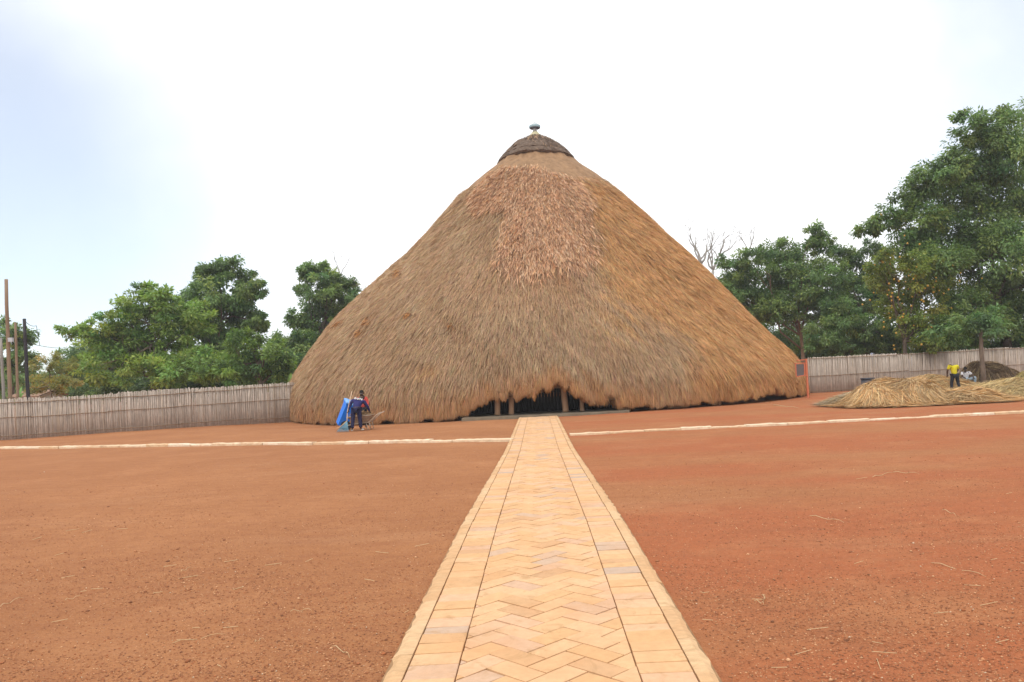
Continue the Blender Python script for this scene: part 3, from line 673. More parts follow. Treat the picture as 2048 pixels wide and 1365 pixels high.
# ------------------------------------------------------------------ reed fences
reed_stops = [(0.0, (0.42, 0.345, 0.28)), (0.3, (0.49, 0.415, 0.35)), (0.6, (0.53, 0.46, 0.395)), (0.85, (0.57, 0.495, 0.42)), (1.0, (0.48, 0.385, 0.29))]
reed_m = random_mat('dry_reed', reed_stops, False, 0.85, 7, 0.25, None, 0.0, 0.12, (1, 1, 0.4))
reed_mi = random_mat('dry_reed_layer', reed_stops, True, 0.85, 7, 0.25, None, 0.0, 0.12, (1, 1, 0.4))
rail_m = noise_mat('reed_rail', (0.24, 0.165, 0.11), (0.34, 0.24, 0.16), 12, 0.85, 0.2)
def reed_geo(h, r=0.024):
    mb = MB(); b = [(random.uniform(-.012, .012), random.uniform(-.008, .008)) for _ in range(3)]
    mb.tube([(0, 0, -0.15), (b[0][0], b[0][1], h * 0.45), (b[1][0], b[1][1], h)], [r, r * 0.95, r * 0.75], 6); return mb
def reed_fence(pts, label, ntop=None, rails=(0.10, 0.55, 0.9), step=0.045, first=0.0):
    """pts: (x, y, height); reeds stand side by side along the line, the first 300 in view one by one"""
    root = empty('reed_fence', (pts[0][0], pts[0][1], 0), 0, label, 'fence', 'reed fences round the yard')
    base = Vector((pts[0][0], pts[0][1], 0)); cum = [0]
    for a, b in zip(pts, pts[1:]): cum.append(cum[-1] + math.hypot(b[0] - a[0], b[1] - a[1]))
    def loc(s):
        x = np.interp(s, cum, [p[0] for p in pts]); y = np.interp(s, cum, [p[1] for p in pts]); h = np.interp(s, cum, [p[2] for p in pts]); return x, y, h
    proto = {}
    def proto_for(h):
        k = round(h / 0.04)
        if k not in proto: proto[k] = [reed_geo(k * 0.04, random.uniform(.020, .027)).mesh('reed', reed_m, True) for _ in range(4)]
        return random.choice(proto[k])
    stuff = MB(); n = 0; s = 0
    panel = lambda s_: 0.035 * math.sin(math.floor(s_ / 3.3) * 2.4)
    while s < cum[-1]:
        x, y, h = loc(s); hh = h + panel(s) + random.uniform(-0.022, 0.016) + 0.04 * (random.random() > 0.96)
        if s >= first and n < 300:
            o = bpy.data.objects.new('reed', proto_for(hh)); o.location = (x - base.x + random.uniform(-.006, .006), y - base.y + random.uniform(-.012, .012), random.uniform(-0.015, 0.015))
            o.rotation_euler = (random.gauss(0, 0.006), random.gauss(0, 0.012), random.random() * 6.28); link(o, root); n += 1
        else:
            stuff.tube([(x - base.x, y - base.y, -0.05), (x - base.x + random.uniform(-.02, .02), y - base.y, hh)], [0.024, 0.019], 5)
        s += step * random.uniform(0.85, 1.15)
    s = 0
    while s < cum[-1]:          # second layer closing the gaps
        x, y, h = loc(s); stuff.tube([(x - base.x, y - base.y + 0.06, -0.05), (x - base.x + random.uniform(-.02, .02), y - base.y + 0.06, h + panel(s) + random.uniform(-0.12, 0.0))], [0.027, 0.021], 4); s += 0.046
    props(stuff.build('reed_layer', reed_mi, root), kind='stuff')
    for q in rails:
        s = 0
        while s < cum[-1]:
            d = min(random.uniform(3.0, 3.6), cum[-1] - s + 0.05); pp = []
            dz = random.uniform(-0.03, 0.03)
            for i in range(7):
                x, y, h = loc(min(s + d * i / 6, cum[-1])); pp.append((x - base.x, y - base.y - 0.045, h * q + dz + random.uniform(-0.012, 0.012)))
            MB().tube(pp, 0.018, 6).build('rail', rail_m, root, True); s += d - 0.04
    return root
A, B = ground(0, 881), ground(582, 841)
dA = (A - B).normalized()
E0 = A + dA * 5.0
reed_fence([(E0.x, E0.y, 1.80), (A.x, A.y, 1.86), ((A.x + B.x) / 2, (A.y + B.y) / 2, 1.96), (B.x + 0.6, B.y + 0.45, 2.10)], 'grey reed fence running from the left up to the hut wall', first=5.0 - 0.3)
C0 = Vector((16.15, 47.6, 0)); C1 = Vector((23.2, 50.0, 0)); C2 = Vector((31.5, 50.6, 0))
reed_fence([(C0.x, C0.y, 2.12), (C1.x, C1.y, 2.12)], 'pale grey reed fence behind the straw heap right of the hut', rails=(0.05, 0.48, 0.97))
reed_fence([(C1.x + 0.05, C1.y + 0.06, 2.1), (C2.x, C2.y, 2.2), (C2.x + 6, C2.y - 1, 2.2)], 'shaded reed fence under the big tree at the right', rails=(0.05, 0.48, 0.97))

# ------------------------------------------------------------------ trees
leaf_m = tint_mat('leaf', 0.5, 0.36, 0.35)
bark_m = noise_mat('bark', (0.10, 0.075, 0.055), (0.22, 0.17, 0.13), 6, 0.95, 0.6, (1, 1, 0.3), bscale=20)
bark_pale = noise_mat('pale_bark', (0.30, 0.28, 0.25), (0.42, 0.40, 0.37), 6, 0.95, 0.3, (1, 1, 0.4))
bark_red = noise_mat('brown_bark', (0.18, 0.115, 0.075), (0.28, 0.18, 0.12), 6, 0.95, 0.5, (1, 1, 0.3), bscale=20)
G_LIGHT = [(0.125, 0.215, 0.062), (0.155, 0.25, 0.074), (0.10, 0.18, 0.058), (0.185, 0.27, 0.085)]
G_DARK = [(0.070, 0.130, 0.052), (0.092, 0.160, 0.060), (0.056, 0.108, 0.046), (0.12, 0.19, 0.07)]
G_MID = [(0.088, 0.158, 0.062), (0.112, 0.188, 0.068), (0.072, 0.132, 0.056), (0.138, 0.208, 0.076)]
G_OLIVE = [(0.15, 0.18, 0.07), (0.18, 0.205, 0.08), (0.12, 0.15, 0.06), (0.23, 0.21, 0.085)]
G_FRUIT = [(0.12, 0.18, 0.046), (0.15, 0.215, 0.055), (0.095, 0.15, 0.044), (0.19, 0.235, 0.065)]
def crown(name, lobes, root, pal, dens, leaf, seed, droop=0.5, clump=0.62, flat=0.75, depth=1.0):
    """leaves gathered in twig clumps spread over the lobes; lobes = (centre, (rx, ry, rz))"""
    g_ = np.random.default_rng(seed); VV, CC = [], []; pal = np.array(pal); base = np.array(root.location)
    for c, r in lobes:
        r = np.array(r, float); ar = math.pi * r[0] * r[2]
        ncl = max(10, int(ar * 4.4 * depth)); dens_ = dens * 1.9; per = max(10, int(dens_ * ar / ncl))
        d = g_.normal(size=(ncl, 3)); d /= np.linalg.norm(d, axis=1)[:, None]
        rad_ = np.where(g_.random(ncl) < 0.72, 0.78 + 0.30 * g_.random(ncl), 0.25 + 0.5 * g_.random(ncl))
        cc = np.array(c) + d * r * rad_[:, None]
        cs = clump * (0.55 + 0.75 * g_.random(ncl)) * np.clip(r.mean() / 1.6, 0.45, 1.1)
        ctint = 0.72 + 0.56 * g_.random(ncl); chue = g_.normal(size=ncl) * 0.07; cp = g_.integers(0, len(pal), ncl)
        n = ncl * per; k = np.repeat(np.arange(ncl), per)
        q = g_.normal(size=(n, 3)); q /= np.linalg.norm(q, axis=1)[:, None]; q *= (g_.random(n) ** 0.45)[:, None]
        P = cc[k] + q * cs[k][:, None] * np.array([1, 1, flat])
        # leaf hangs outwards and down from its clump
        ax = q * np.array([1, 1, 0.5]) + d[k] * 0.35 + 0.45 * g_.normal(size=(n, 3)); ax[:, 2] -= droop; ax /= np.linalg.norm(ax, axis=1)[:, None]
        nrm = g_.normal(size=(n, 3)) * 0.55 + np.array([0, 0, 1.0]) + 0.5 * d[k]; w = np.cross(ax, nrm); w /= np.linalg.norm(w, axis=1)[:, None] + 1e-9
        ln = leaf * (0.6 + 0.75 * g_.random(n)); wd = ln * (0.17 + 0.08 * g_.random(n)); up = np.cross(w, ax)
        m_ = P + ax * (ln * 0.45)[:, None] - up * (ln * 0.05)[:, None]
        VV.append(np.stack([P, m_ + w * wd[:, None], P + ax * ln[:, None], m_ - w * wd[:, None]], 1))
        col_gain = 1.5
        pick = np.where(g_.random(n) < 0.7, cp[k], g_.integers(0, len(pal), n))
        col = col_gain * pal[pick] * (ctint[k] * (0.8 + 0.4 * g_.random(n)))[:, None]; col[:, 0] *= 1.12 * (1 + chue[k]); col[:, 2] *= 0.82 * (1 - chue[k])
        CC.append(np.repeat(np.clip(col, 0.01, 0.5), 4, 0))
    V = np.concatenate(VV); n = len(V); V = V.reshape(-1, 3) - base
    o = np_mesh(name, V, [np.arange(4 * n).reshape(n, 4)], leaf_m, np.concatenate(CC)); link(o, root); return o
def limb_path(a, b, k=5, wob=0.12):
    a, b = Vector(a), Vector(b); ln = (b - a).length
    return [a.lerp(b, i / k) + Vector((random.uniform(-1, 1), random.uniform(-1, 1), random.uniform(-.6, 1) * math.sin(math.pi * i / k) * 1.2)) * (wob * ln * (0 < i < k)) * 0.6 for i in range(k + 1)]
def tree(name, label, Y, lobes_px, pal, trunk, leaf=0.24, dens=330, seed=1, droop=0.5, clump=0.62, flat=0.75, bark=None, r0=0.22, group='trees beyond the fences', cat='tree', dz=1.0, fork=0.5, mx=99):
    """lobes_px: outlines read off the photograph, turned into round masses at the tree's own distance"""
    tb = at(trunk[0], trunk[1], Y); tb.z = -0.3 if Y < 62 else -0.5
    root = empty(name, (tb.x, Y, tb.z), 0, label, cat, group); lobes = []
    g_ = random.Random(seed)
    for (x, y, rx, ry) in lobes_px:
        sx, sz_ = rx * Y / F, ry * Y / F; off = g_.uniform(-1, 1) * min(sx, 2.2) * dz
        c = at(x, y, Y + off); lobes.append((c, (sx, (sx + sz_) / 2 * 1.05, sz_)))
    top = at(trunk[2], trunk[3], Y); b_ = MB(); o0 = Vector(root.location)
    tp = limb_path(tb, top, 5, 0.04); b_.tube([p - o0 for p in tp], [r0 * (1.25 if i == 0 else 1 - 0.1 * i) for i in range(6)], 10)
    b_.build('trunk', bark or bark_m, root, True)
    for c, r in sorted(lobes, key=lambda q: -q[1][0])[:mx]:
        st = tp[g_.choice((3, 4, 5))]; en = Vector(c) - Vector((0, 0, r[2] * 0.2))
        if (en - st).length < 0.6: continue
        lp = limb_path(st, en, 5, 0.10); rr_ = r0 * fork * 0.8
        MB().tube([p - o0 for p in lp], [rr_, rr_ * .8, rr_ * .62, rr_ * .46, rr_ * .32, rr_ * .15], 7).build('limb', bark or bark_m, root, True)
        for _ in range(3):
            e2 = en + Vector((g_.uniform(-1, 1) * r[0], g_.uniform(-1, 1) * r[1], g_.uniform(-.6, 1) * r[2])) * 0.8; l2 = limb_path(lp[3], e2, 4, 0.1)
            b2 = MB().tube([p - o0 for p in l2], [rr_ * .4, rr_ * .3, rr_ * .22, rr_ * .14, rr_ * .06], 5)
            b2.build('branch', bark or bark_m, root, True)
    crown('crown', lobes, root, pal, dens, leaf, seed, droop, clump, flat)
    return root
# left of the hut
tree('spreading_tree', 'light green spreading tree with layered branches behind the left fence', 54, [(300, 605, 60, 32), (245, 640, 48, 38), (330, 660, 75, 48), (225, 690, 58, 42), (150, 653, 30, 11), (165, 668, 26, 9), (195, 655, 36, 16), (376, 640, 52, 42), (290, 583, 34, 16), (330, 612, 40, 26), (215, 735, 60, 26), (300, 740, 85, 28), (385, 735, 65, 36), (265, 690, 55, 40), (350, 715, 60, 36), (128, 660, 14, 6)], G_LIGHT, (300, 790, 310, 690), 0.27, 230, 11, 0.25, 0.55, 0.5)
tree('mango_tree', 'tall dark mango tree rising behind the spreading tree on the left', 60, [(440, 532, 38, 22), (425, 550, 34, 16), (492, 560, 32, 22), (440, 585, 58, 30), (505, 580, 26, 24), (395, 566, 26, 11), (512, 630, 26, 26), (498, 648, 34, 20), (430, 640, 62, 45), (440, 700, 75, 48), (470, 612, 30, 30), (385, 610, 34, 30)], G_DARK, (430, 790, 440, 640), 0.27, 300, 12, 0.9, 0.6, 0.9)
tree('leafy_tree', 'fresh green low tree in front of the mango tree by the hut', 51, [(530, 705, 48, 30), (487, 725, 42, 34), (556, 728, 32, 34), (520, 750, 62, 24), (470, 690, 30, 30), (505, 680, 26, 18), (440, 745, 40, 24)], G_LIGHT[:3] + G_DARK[:1], (520, 790, 520, 720), 0.24, 280, 13, 0.5)
tree('dense_tree', 'tall dense tree with a leaning top just left of the hut', 68, [(612, 547, 19, 22), (605, 570, 15, 16), (632, 540, 22, 15), (655, 545, 22, 18), (650, 580, 42, 34), (690, 590, 26, 32), (645, 630, 52, 40), (605, 640, 30, 25), (582, 680, 24, 22), (640, 690, 62, 42), (600, 720, 40, 30), (690, 640, 30, 40), (675, 565, 22, 16), (590, 705, 42, 38), (570, 735, 44, 30), (560, 690, 22, 22), (620, 735, 44, 30)], G_MID, (640, 790, 650, 640), 0.27, 300, 14, 0.6)
tree('bushy_tree', 'bluish bushy tree peeping out behind the hut edge on the left', 78, [(725, 588, 24, 14), (715, 610, 26, 22), (740, 598, 16, 12)], G_MID, (730, 760, 728, 640), 0.3, 260, 15, 0.5)
tree('round_tree', 'dark rounded tree low between the olive bush and spreading tree', 74, [(195, 700, 48, 22), (150, 712, 30, 20), (225, 730, 60, 36), (180, 745, 55, 36), (140, 725, 20, 18)], G_DARK, (190, 795, 190, 730), 0.3, 300, 16, 0.6)
tree('olive_bush', 'sparse olive coloured bush above the fence near the poles', 46, [(95, 722, 30, 18), (125, 740, 36, 28), (78, 755, 26, 24), (138, 765, 36, 20), (105, 770, 36, 18), (60, 775, 16, 14)], G_OLIVE, (100, 800, 100, 750), 0.15, 300, 17, 0.2, 0.5, 0.8, r0=0.06)
tree('tree_behind_poles', 'dark tree standing behind the poles at the far left', 60, [(28, 668, 24, 18), (58, 690, 16, 24), (18, 700, 30, 28), (36, 735, 36, 30), (62, 665, 10, 12), (6, 650, 16, 14), (60, 720, 14, 20), (-40, 690, 40, 50), (-30, 750, 40, 40)], G_MID, (20, 800, 25, 720), 0.24, 250, 18, 0.6)
tree('hidden_tree', 'low green tree filling the gap above the middle of the left fence', 58, [(200, 770, 60, 18), (270, 775, 60, 20), (350, 768, 60, 22), (420, 760, 50, 24), (480, 765, 40, 20), (560, 752, 40, 24), (590, 745, 30, 28)], G_DARK, (330, 795, 330, 775), 0.24, 320, 19, 0.5, r0=0.1)
# right of the hut
tree('big_tree', 'huge dark green tree towering over the right edge of the yard', 53, [(1990, 248, 34, 26), (1935, 262, 34, 34), (2010, 225, 16, 14), (1955, 320, 66, 50), (2025, 300, 50, 60), (1905, 330, 34, 34), (1860, 355, 40, 30), (1900, 400, 80, 46), (1840, 385, 36, 26), (2010, 400, 70, 60), (1795, 418, 32, 24), (1770, 438, 30, 20), (1735, 458, 26, 14), (1745, 445, 20, 12), (1830, 450, 56, 36), (1920, 490, 76, 52), (2010, 510, 60, 60), (1870, 540, 50, 50), (1960, 590, 80, 46), (2035, 590, 40, 50), (1930, 650, 70, 36), (1985, 640, 40, 34), (1890, 690, 60, 20), (1990, 690, 50, 26), (1940, 620, 60, 40), (2045, 660, 40, 40), (1840, 500, 50, 40), (1980, 460, 70, 40), (2090, 260, 60, 70), (2110, 380, 70, 80), (2110, 520, 70, 80), (2100, 620, 50, 40), (2060, 690, 60, 36), (1945, 700, 60, 20)], G_DARK[:2] + G_MID, (2036, 735, 1985, 600), 0.25, 300, 31, 0.6, 0.72, r0=0.34, mx=14)
tree('fruit_tree', 'yellowish green tree dotted with orange fruit in front of the big tree', 51, [(1790, 520, 46, 26), (1838, 545, 42, 34), (1770, 550, 36, 30), (1815, 585, 52, 34), (1858, 610, 38, 34), (1848, 650, 44, 30), (1868, 682, 40, 20), (1752, 535, 22, 18), (1880, 570, 26, 30), (1815, 640, 44, 30), (1790, 610, 34, 30), (1840, 690, 40, 16)], G_FRUIT, (1806, 735, 1812, 620), 0.2, 300, 32, 0.5, r0=0.17)
tree('leafy_tree', 'mid green broad tree right behind the hut with a brown leaning trunk', 64, [(1620, 472, 30, 20), (1640, 492, 28, 24), (1560, 505, 44, 24), (1510, 522, 38, 24), (1470, 548, 34, 28), (1590, 540, 66, 36), (1520, 580, 60, 38), (1640, 560, 50, 44), (1570, 610, 60, 36), (1650, 625, 46, 40), (1540, 620, 40, 30), (1455, 520, 18, 12), (1480, 600, 40, 34)], G_MID, (1616, 730, 1596, 645), 0.26, 310, 33, 0.5, bark=bark_red, r0=0.2)
tree('leafy_tree', 'low drooping green tree over the pale fence beside the brown trunk', 58, [(1660, 660, 46, 28), (1690, 690, 40, 20), (1640, 690, 30, 16), (1700, 655, 34, 26), (1675, 620, 36, 26), (1730, 690, 34, 20), (1775, 655, 30, 26), (1770, 695, 30, 16), (1785, 668, 40, 34), (1745, 655, 34, 30), (1795, 700, 34, 18)], G_MID, (1748, 735, 1725, 660), 0.24, 300, 34, 0.7, r0=0.16)
tree('dark_tree', 'shadowy dark tree between the broad tree and the fruit tree', 66, [(1690, 512, 34, 20), (1740, 500, 34, 18), (1700, 560, 44, 40), (1745, 590, 36, 40), (1700, 620, 40, 36), (1760, 560, 26, 44)], G_DARK, (1736, 735, 1722, 600), 0.26, 320, 35, 0.5)
tree('hidden_tree', 'dark low tree behind the hut and the broad tree on the right', 72, [(1540, 670, 60, 36), (1600, 690, 70, 36), (1500, 640, 40, 30), (1660, 700, 60, 26)], G_DARK, (1580, 740, 1570, 700), 0.28, 300, 36, 0.5, r0=0.12)
# yellow and orange fruit in the fruit tree
frt = [o for o in scn.objects if o.name.startswith('fruit_tree')][0]; ft = Vector(frt.location); gf = random.Random(5); fm = MB()
for i in range(90):
    px_ = gf.gauss(1815, 42); py_ = gf.gauss(580, 48)
    P = at(px_, py_, 51 - gf.uniform(0.6, 2.0)) - ft; fm.ball(P, 0.045 + 0.03 * gf.random(), 6, 4)
props(fm.build('fruit', noise_mat('orange_fruit', (0.45, 0.24, 0.04), (0.50, 0.33, 0.06), 2, 0.5), frt, True), kind='stuff')
# bare tree behind the hut
def bare(name, label, Y, segs, r0, seed, levels=4):
    root = empty(name, tuple(at(segs[0][0], segs[0][1], Y)), 0, label, 'tree', 'trees beyond the fences'); root.location.z = -0.5
    o0 = Vector((root.location.x, root.location.y, -0.5)); g_ = random.Random(seed); parts = {'trunk': MB(), 'branch': MB(), 'twig': MB()}
    def grow(p, d, ln, r, lev):
        pts = [p]; q = p.copy(); dd = d.copy()
        for i in range(4):
            dd = (dd + Vector((g_.gauss(0, .22), g_.gauss(0, .22), g_.gauss(0.06, .16)))).normalized(); q = q + dd * ln / 4; pts.append(q.copy())
        parts['twig' if lev < levels - 1 else 'branch'].tube([x - o0 for x in pts], [r, r * .85, r * .7, r * .56, r * .42], 5 if lev < levels - 1 else 7)
        if lev == 0: return
        for i in range(g_.choice((2, 3, 3))):
            s = g_.choice((2, 3, 4, 4)); nd = (dd + Vector((g_.gauss(0, .65), g_.gauss(0, .65), g_.gauss(0.15, .4)))).normalized()
            grow(pts[s], nd, ln * g_.uniform(.5, .7), max(r * (.85 - .15 * s) * 0.75, 0.012), lev - 1)
    for (x0, y0, x1, y1, rr_) in segs:
        a, b_ = at(x0, y0, Y), at(x1, y1, Y)
        lp = limb_path(a, b_, 4, 0.07); parts['trunk'].tube([x - o0 for x in lp], [rr_, rr_ * .9, rr_ * .8, rr_ * .7, rr_ * .6], 8)
        for i in range(3): grow(lp[g_.choice((3, 4))], ((b_ - a).normalized() + Vector((g_.gauss(0, .5), g_.gauss(0, .4), 0.1))).normalized(), min((b_ - a).length * g_.uniform(.4, .7) + .3, 2.1), rr_ * .5, levels - 1)
    for k, m_ in parts.items(): props(m_.build(k, bark_pale, root, True), kind='stuff' if k == 'twig' else None)
    return root
bare('bare_tree', 'leafless pale tree sticking up behind the right slope of the hut', 76, [(1425, 700, 1402, 528, .22), (1402, 528, 1392, 496, .13), (1400, 520, 1424, 494, .09), (1425, 700, 1426, 540, .2), (1426, 540, 1438, 512, .13), (1438, 512, 1460, 498, .09), (1424, 530, 1422, 490, .07), (1440, 508, 1450, 478, .07), (1505, 690, 1496, 512, .14), (1496, 512, 1504, 486, .05), (1392, 500, 1380, 474, .06)], 0.2, 41, 3)
bare('dead_branch', 'thin bare branches above the tree left of the hut', 69, [(665, 620, 682, 552, .08), (682, 552, 672, 526, .04)], 0.1, 43, 2)

# far belt of trees and shrubs beyond the fences, one mass
def belt(name, label, pts, Y, pal, seed):
    root = empty('far_' + name, (0, Y, 0), 0, label, kind='structure')
    lobes = [(at(x, y, Y + random.uniform(-4, 4)), (rx * Y / F, rx * Y / F, ry * Y / F)) for x, y, rx, ry in pts]
    o = crown('foliage', lobes, root, pal, 40, 0.7, seed, 0.4, 1.6); props(o, kind='stuff'); return root
belt('wood', 'distant green wood behind the left fence', [(x, 768 + 10 * math.sin(x * .07) - 0.047 * (x - 200), 46, 24) for x in range(-120, 620, 44)], 105, G_MID, 51)
belt('wood', 'distant green wood behind the right fence', [(x, 700 + 8 * math.sin(x * .06) - 0.047 * (x - 1700), 46, 28) for x in range(1560, 2200, 44)], 105, [(0.09, 0.15, 0.05), (0.12, 0.19, 0.06), (0.07, 0.12, 0.045)], 52)

# ------------------------------------------------------------------ banana plants
ban_m = noise_mat('banana_leaf', (0.12, 0.25, 0.055), (0.20, 0.34, 0.09), 4, 0.5, 0.0, (1, 1, 1)); ban_s = noise_mat('banana_stem', (0.20, 0.22, 0.09), (0.32, 0.30, 0.14), 6, 0.7)
def banana(px, Y, leaves, label):
    b = at(px, 800, Y); root = empty('banana_plant', (b.x, Y, 0), 0, label, 'plant', 'banana plants behind the left fence'); o0 = Vector((b.x, Y, 0))
    MB().tube([(0, 0, -0.1), (0.02, 0, 0.8), (0, 0, 1.5)], [0.13, 0.11, 0.07], 10).build('stem', ban_s, root, True)
    for (x0, y0, x1, y1, w) in leaves:
        a, t = at(x0, y0, Y) - o0, at(x1, y1, Y) - o0; a.y = 0; t.y = random.uniform(-.5, .3); w *= Y / F; vs_ = []; fs = []; k = 8
        ax = (t - a); sd_ = ax.cross(Vector((0, 1, 0))).normalized() + Vector((0, 0.35, 0))
        for i in range(k + 1):
            q = i / k; p = a.lerp(t, q) + Vector((0, -0.1 * math.sin(math.pi * q), 0)); ww = w * (math.sin(math.pi * (0.08 + 0.92 * q)) ** 0.6) * (0.9 + 0.2 * random.random())
            vs_ += [p - sd_ * ww, p + Vector((0, 0.04, 0)), p + sd_ * ww]
        for i in range(k): fs += [(3 * i, 3 * i + 3, 3 * i + 4, 3 * i + 1), (3 * i + 1, 3 * i + 4, 3 * i + 5, 3 * i + 2)]
        MB().add(vs_, fs).build('leaf', ban_m, root, True)
banana(2, 40.5, [(2, 805, 3, 756, 6), (-4, 800, -14, 765, 7), (6, 805, 1, 775, 5)], 'bright banana leaves poking over the fence at the left edge')
banana(40, 40.0, [(40, 802, 38, 772, 4), (28, 802, 22, 788, 4), (40, 800, 48, 786, 3)], 'small banana leaf standing between the poles')
banana(583, 47.0, [(580, 778, 587, 745, 5), (584, 780, 590, 758, 4)], 'single banana leaf sticking up beside the hut edge')

# ------------------------------------------------------------------ poles, wires, small buildings at the left
def pole(px0, py0, px1, py1, Y, r, m_, label, name='pole', top=None):
    a, b = at(px0, py0, Y), at(px1, py1, Y); a.z = -0.1
    root = empty(name, tuple(a), 0, label, 'pole', 'poles behind the left fence'); 
    pts = [(a.lerp(b, i / 6) - a) + Vector((random.uniform(-.015, .015), random.uniform(-.015, .015), 0)) for i in range(7)]
    MB().tube(pts, [r * (1.1 - 0.2 * i / 6) for i in range(7)], 12).build('shaft', m_, root, True); return root, a, b
wood = noise_mat('weathered_wood', (0.19, 0.13, 0.085), (0.31, 0.22, 0.15), 5, 0.9, 0.4, (1, 1, 0.15), bscale=30); tar = noise_mat('tarred_wood', (0.018, 0.017, 0.022), (0.05, 0.045, 0.05), 5, 0.75, 0.3, (1, 1, 0.2)); greyw = noise_mat('grey_wood', (0.22, 0.21, 0.19), (0.34, 0.32, 0.29), 5, 0.9, 0.3, (1, 1, 0.15))
steel = noise_mat('dull_steel', (0.42, 0.44, 0.46), (0.55, 0.56, 0.58), 5, 0.45, metal=0.6); blackm = noise_mat('black_cable', (0.02, 0.02, 0.02), (0.035, 0.035, 0.035), 5, 0.6)
rt, pa, pb = pole(20, 812, 12, 559, 38.6, 0.085, wood, 'tallest brown wooden pole at the far left with a small grey box')
bx_ = at(21.5, 680, 38.5) - pa; MB().box(bx_, (0.20, 0.14, 0.20)).build('meter_box', steel, rt)
pole(35, 812, 31, 645, 39.4, 0.06, wood, 'thin short wooden pole between the tall pole and black pole'); rt2, ka, kb = pole(57, 800, 48, 638, 41, 0.085, tar, 'black tarred pole leaning slightly beside the olive bush'); pole(9, 812, 1, 676, 39.2, 0.07, greyw, 'grey slanting post leftmost at the picture edge')
def wire(pts, label):
    P = [Vector(p) for p in pts]; o0 = P[0]; out = []
    for a, b in zip(P, P[1:]):
        for i in range(9): q = i / 8; out.append(a.lerp(b, q) - o0 - Vector((0, 0, 0.12 * math.sin(math.pi * q))))
    o = MB().tube(out, 0.014, 5, True).build('power_cable', blackm, None, True, tuple(o0)); props(o, label, 'cable', 'cables strung from the poles')
wire([at(-30, 647, 39), at(12, 645, 38.6)], 'short cable running off the picture from the tall pole')
wire([at(49, 642, 41), at(73, 652, 46)], 'cable dropping from the top of the black pole')
wire([at(73, 652, 46), at(80, 692, 46)], 'cable hanging steeply above the olive bush')
wire([at(53, 686, 41), at(140, 696, 60), at(300, 712, 75)], 'long low cable passing behind the spreading tree')
wallp = noise_mat('pale_plaster', (0.60, 0.60, 0.58), (0.72, 0.71, 0.68), 3, 0.9); tin = noise_mat('tin_roof', (0.36, 0.38, 0.40), (0.50, 0.51, 0.52), 4, 0.5, 0.2, (6, 1, 1)); rust = noise_mat('rusty_tin', (0.22, 0.13, 0.09), (0.38, 0.24, 0.16), 4, 0.7); darkw = noise_mat('dark_opening', (0.025, 0.025, 0.03), (0.05, 0.05, 0.055), 4, 0.6); woodd = noise_mat('dark_timber', (0.06, 0.045, 0.035), (0.11, 0.085, 0.07), 6, 0.9)
def house(c, w, d, h, label, wall, roofm, rh=0.9, n_win=2, group=None, name='house', cat='house'):
    root = empty(name, c, 0, label, cat, group)
    MB().box((0, 0, h / 2), (w, d, h)).build('wall', wall, root)
    e = 0.35; mb = MB(); x0, x1, y0, y1 = -w / 2 - e, w / 2 + e, -d / 2 - e, d / 2 + e; t = 0.06
    for zo, fl in ((0, 0), (t, 1)):
        mb.add([(x0, y0, h + 0.003 + zo), (x1, y0, h + 0.003 + zo), (x1, 0, h + rh + zo), (x0, 0, h + rh + zo), (x1, y1, h + 0.003 + zo), (x0, y1, h + 0.003 + zo)], [(0, 1, 2, 3), (3, 2, 4, 5)])
    mb.add([(x0, y0, h + .003), (x1, y0, h + .003), (x1, y0, h + t + .003), (x0, y0, h + t + .003)], [(0, 1, 2, 3)]); ro = mb.build('roof', roofm, root)
    MB().add([(s, -d / 2, h) for s in (-w / 2, w / 2)] + [(-w / 2, 0, h + rh * 0.8), (w / 2, 0, h + rh * .8), (-w / 2, d / 2, h), (w / 2, d / 2, h)], [(0, 2, 4), (1, 5, 3)]).build('gable', wall, root)
    for i in range(n_win):
        x = -w / 2 + w * (i + 0.5) / n_win; fr_ = MB().box((x, -d / 2 - 0.03, h * 0.6), (0.95, 0.06, 0.95)).build('window', woodd, root); MB().box((x, -d / 2 - 0.066, h * 0.6), (0.8, 0.008, 0.8)).build('pane', darkw, fr_)
    return root
p = at(43, 790, 56); house((p.x, 58.0, 0), 1.6, 3, 2.0, 'small white building glimpsed between the poles on the left', wallp, rust, 0.4, 1, name='small_building', cat='building')
p = at(1818, 690, 74); house((p.x, 78, 0), 3.2, 4, 3.6, 'pale blue wall of a house seen through the right trees', noise_mat('blue_plaster', (0.42, 0.52, 0.66), (0.50, 0.60, 0.72), 3, 0.9), tin, 0.8, 1)
p = at(2030, 690, 82); house((p.x + 3, 88, 0.4), 12, 9, 2.6, 'grey roofed house on the rise behind the right edge trees', greyw, tin, 2.2, 3)
p = at(1945, 700, 56); house((p.x, 57.0, 0), 5.4, 3.0, 2.15, 'low dark shed with rusty tin roof behind the shaded fence', woodd, rust, 0.35, 2, name='shed', cat='shed')

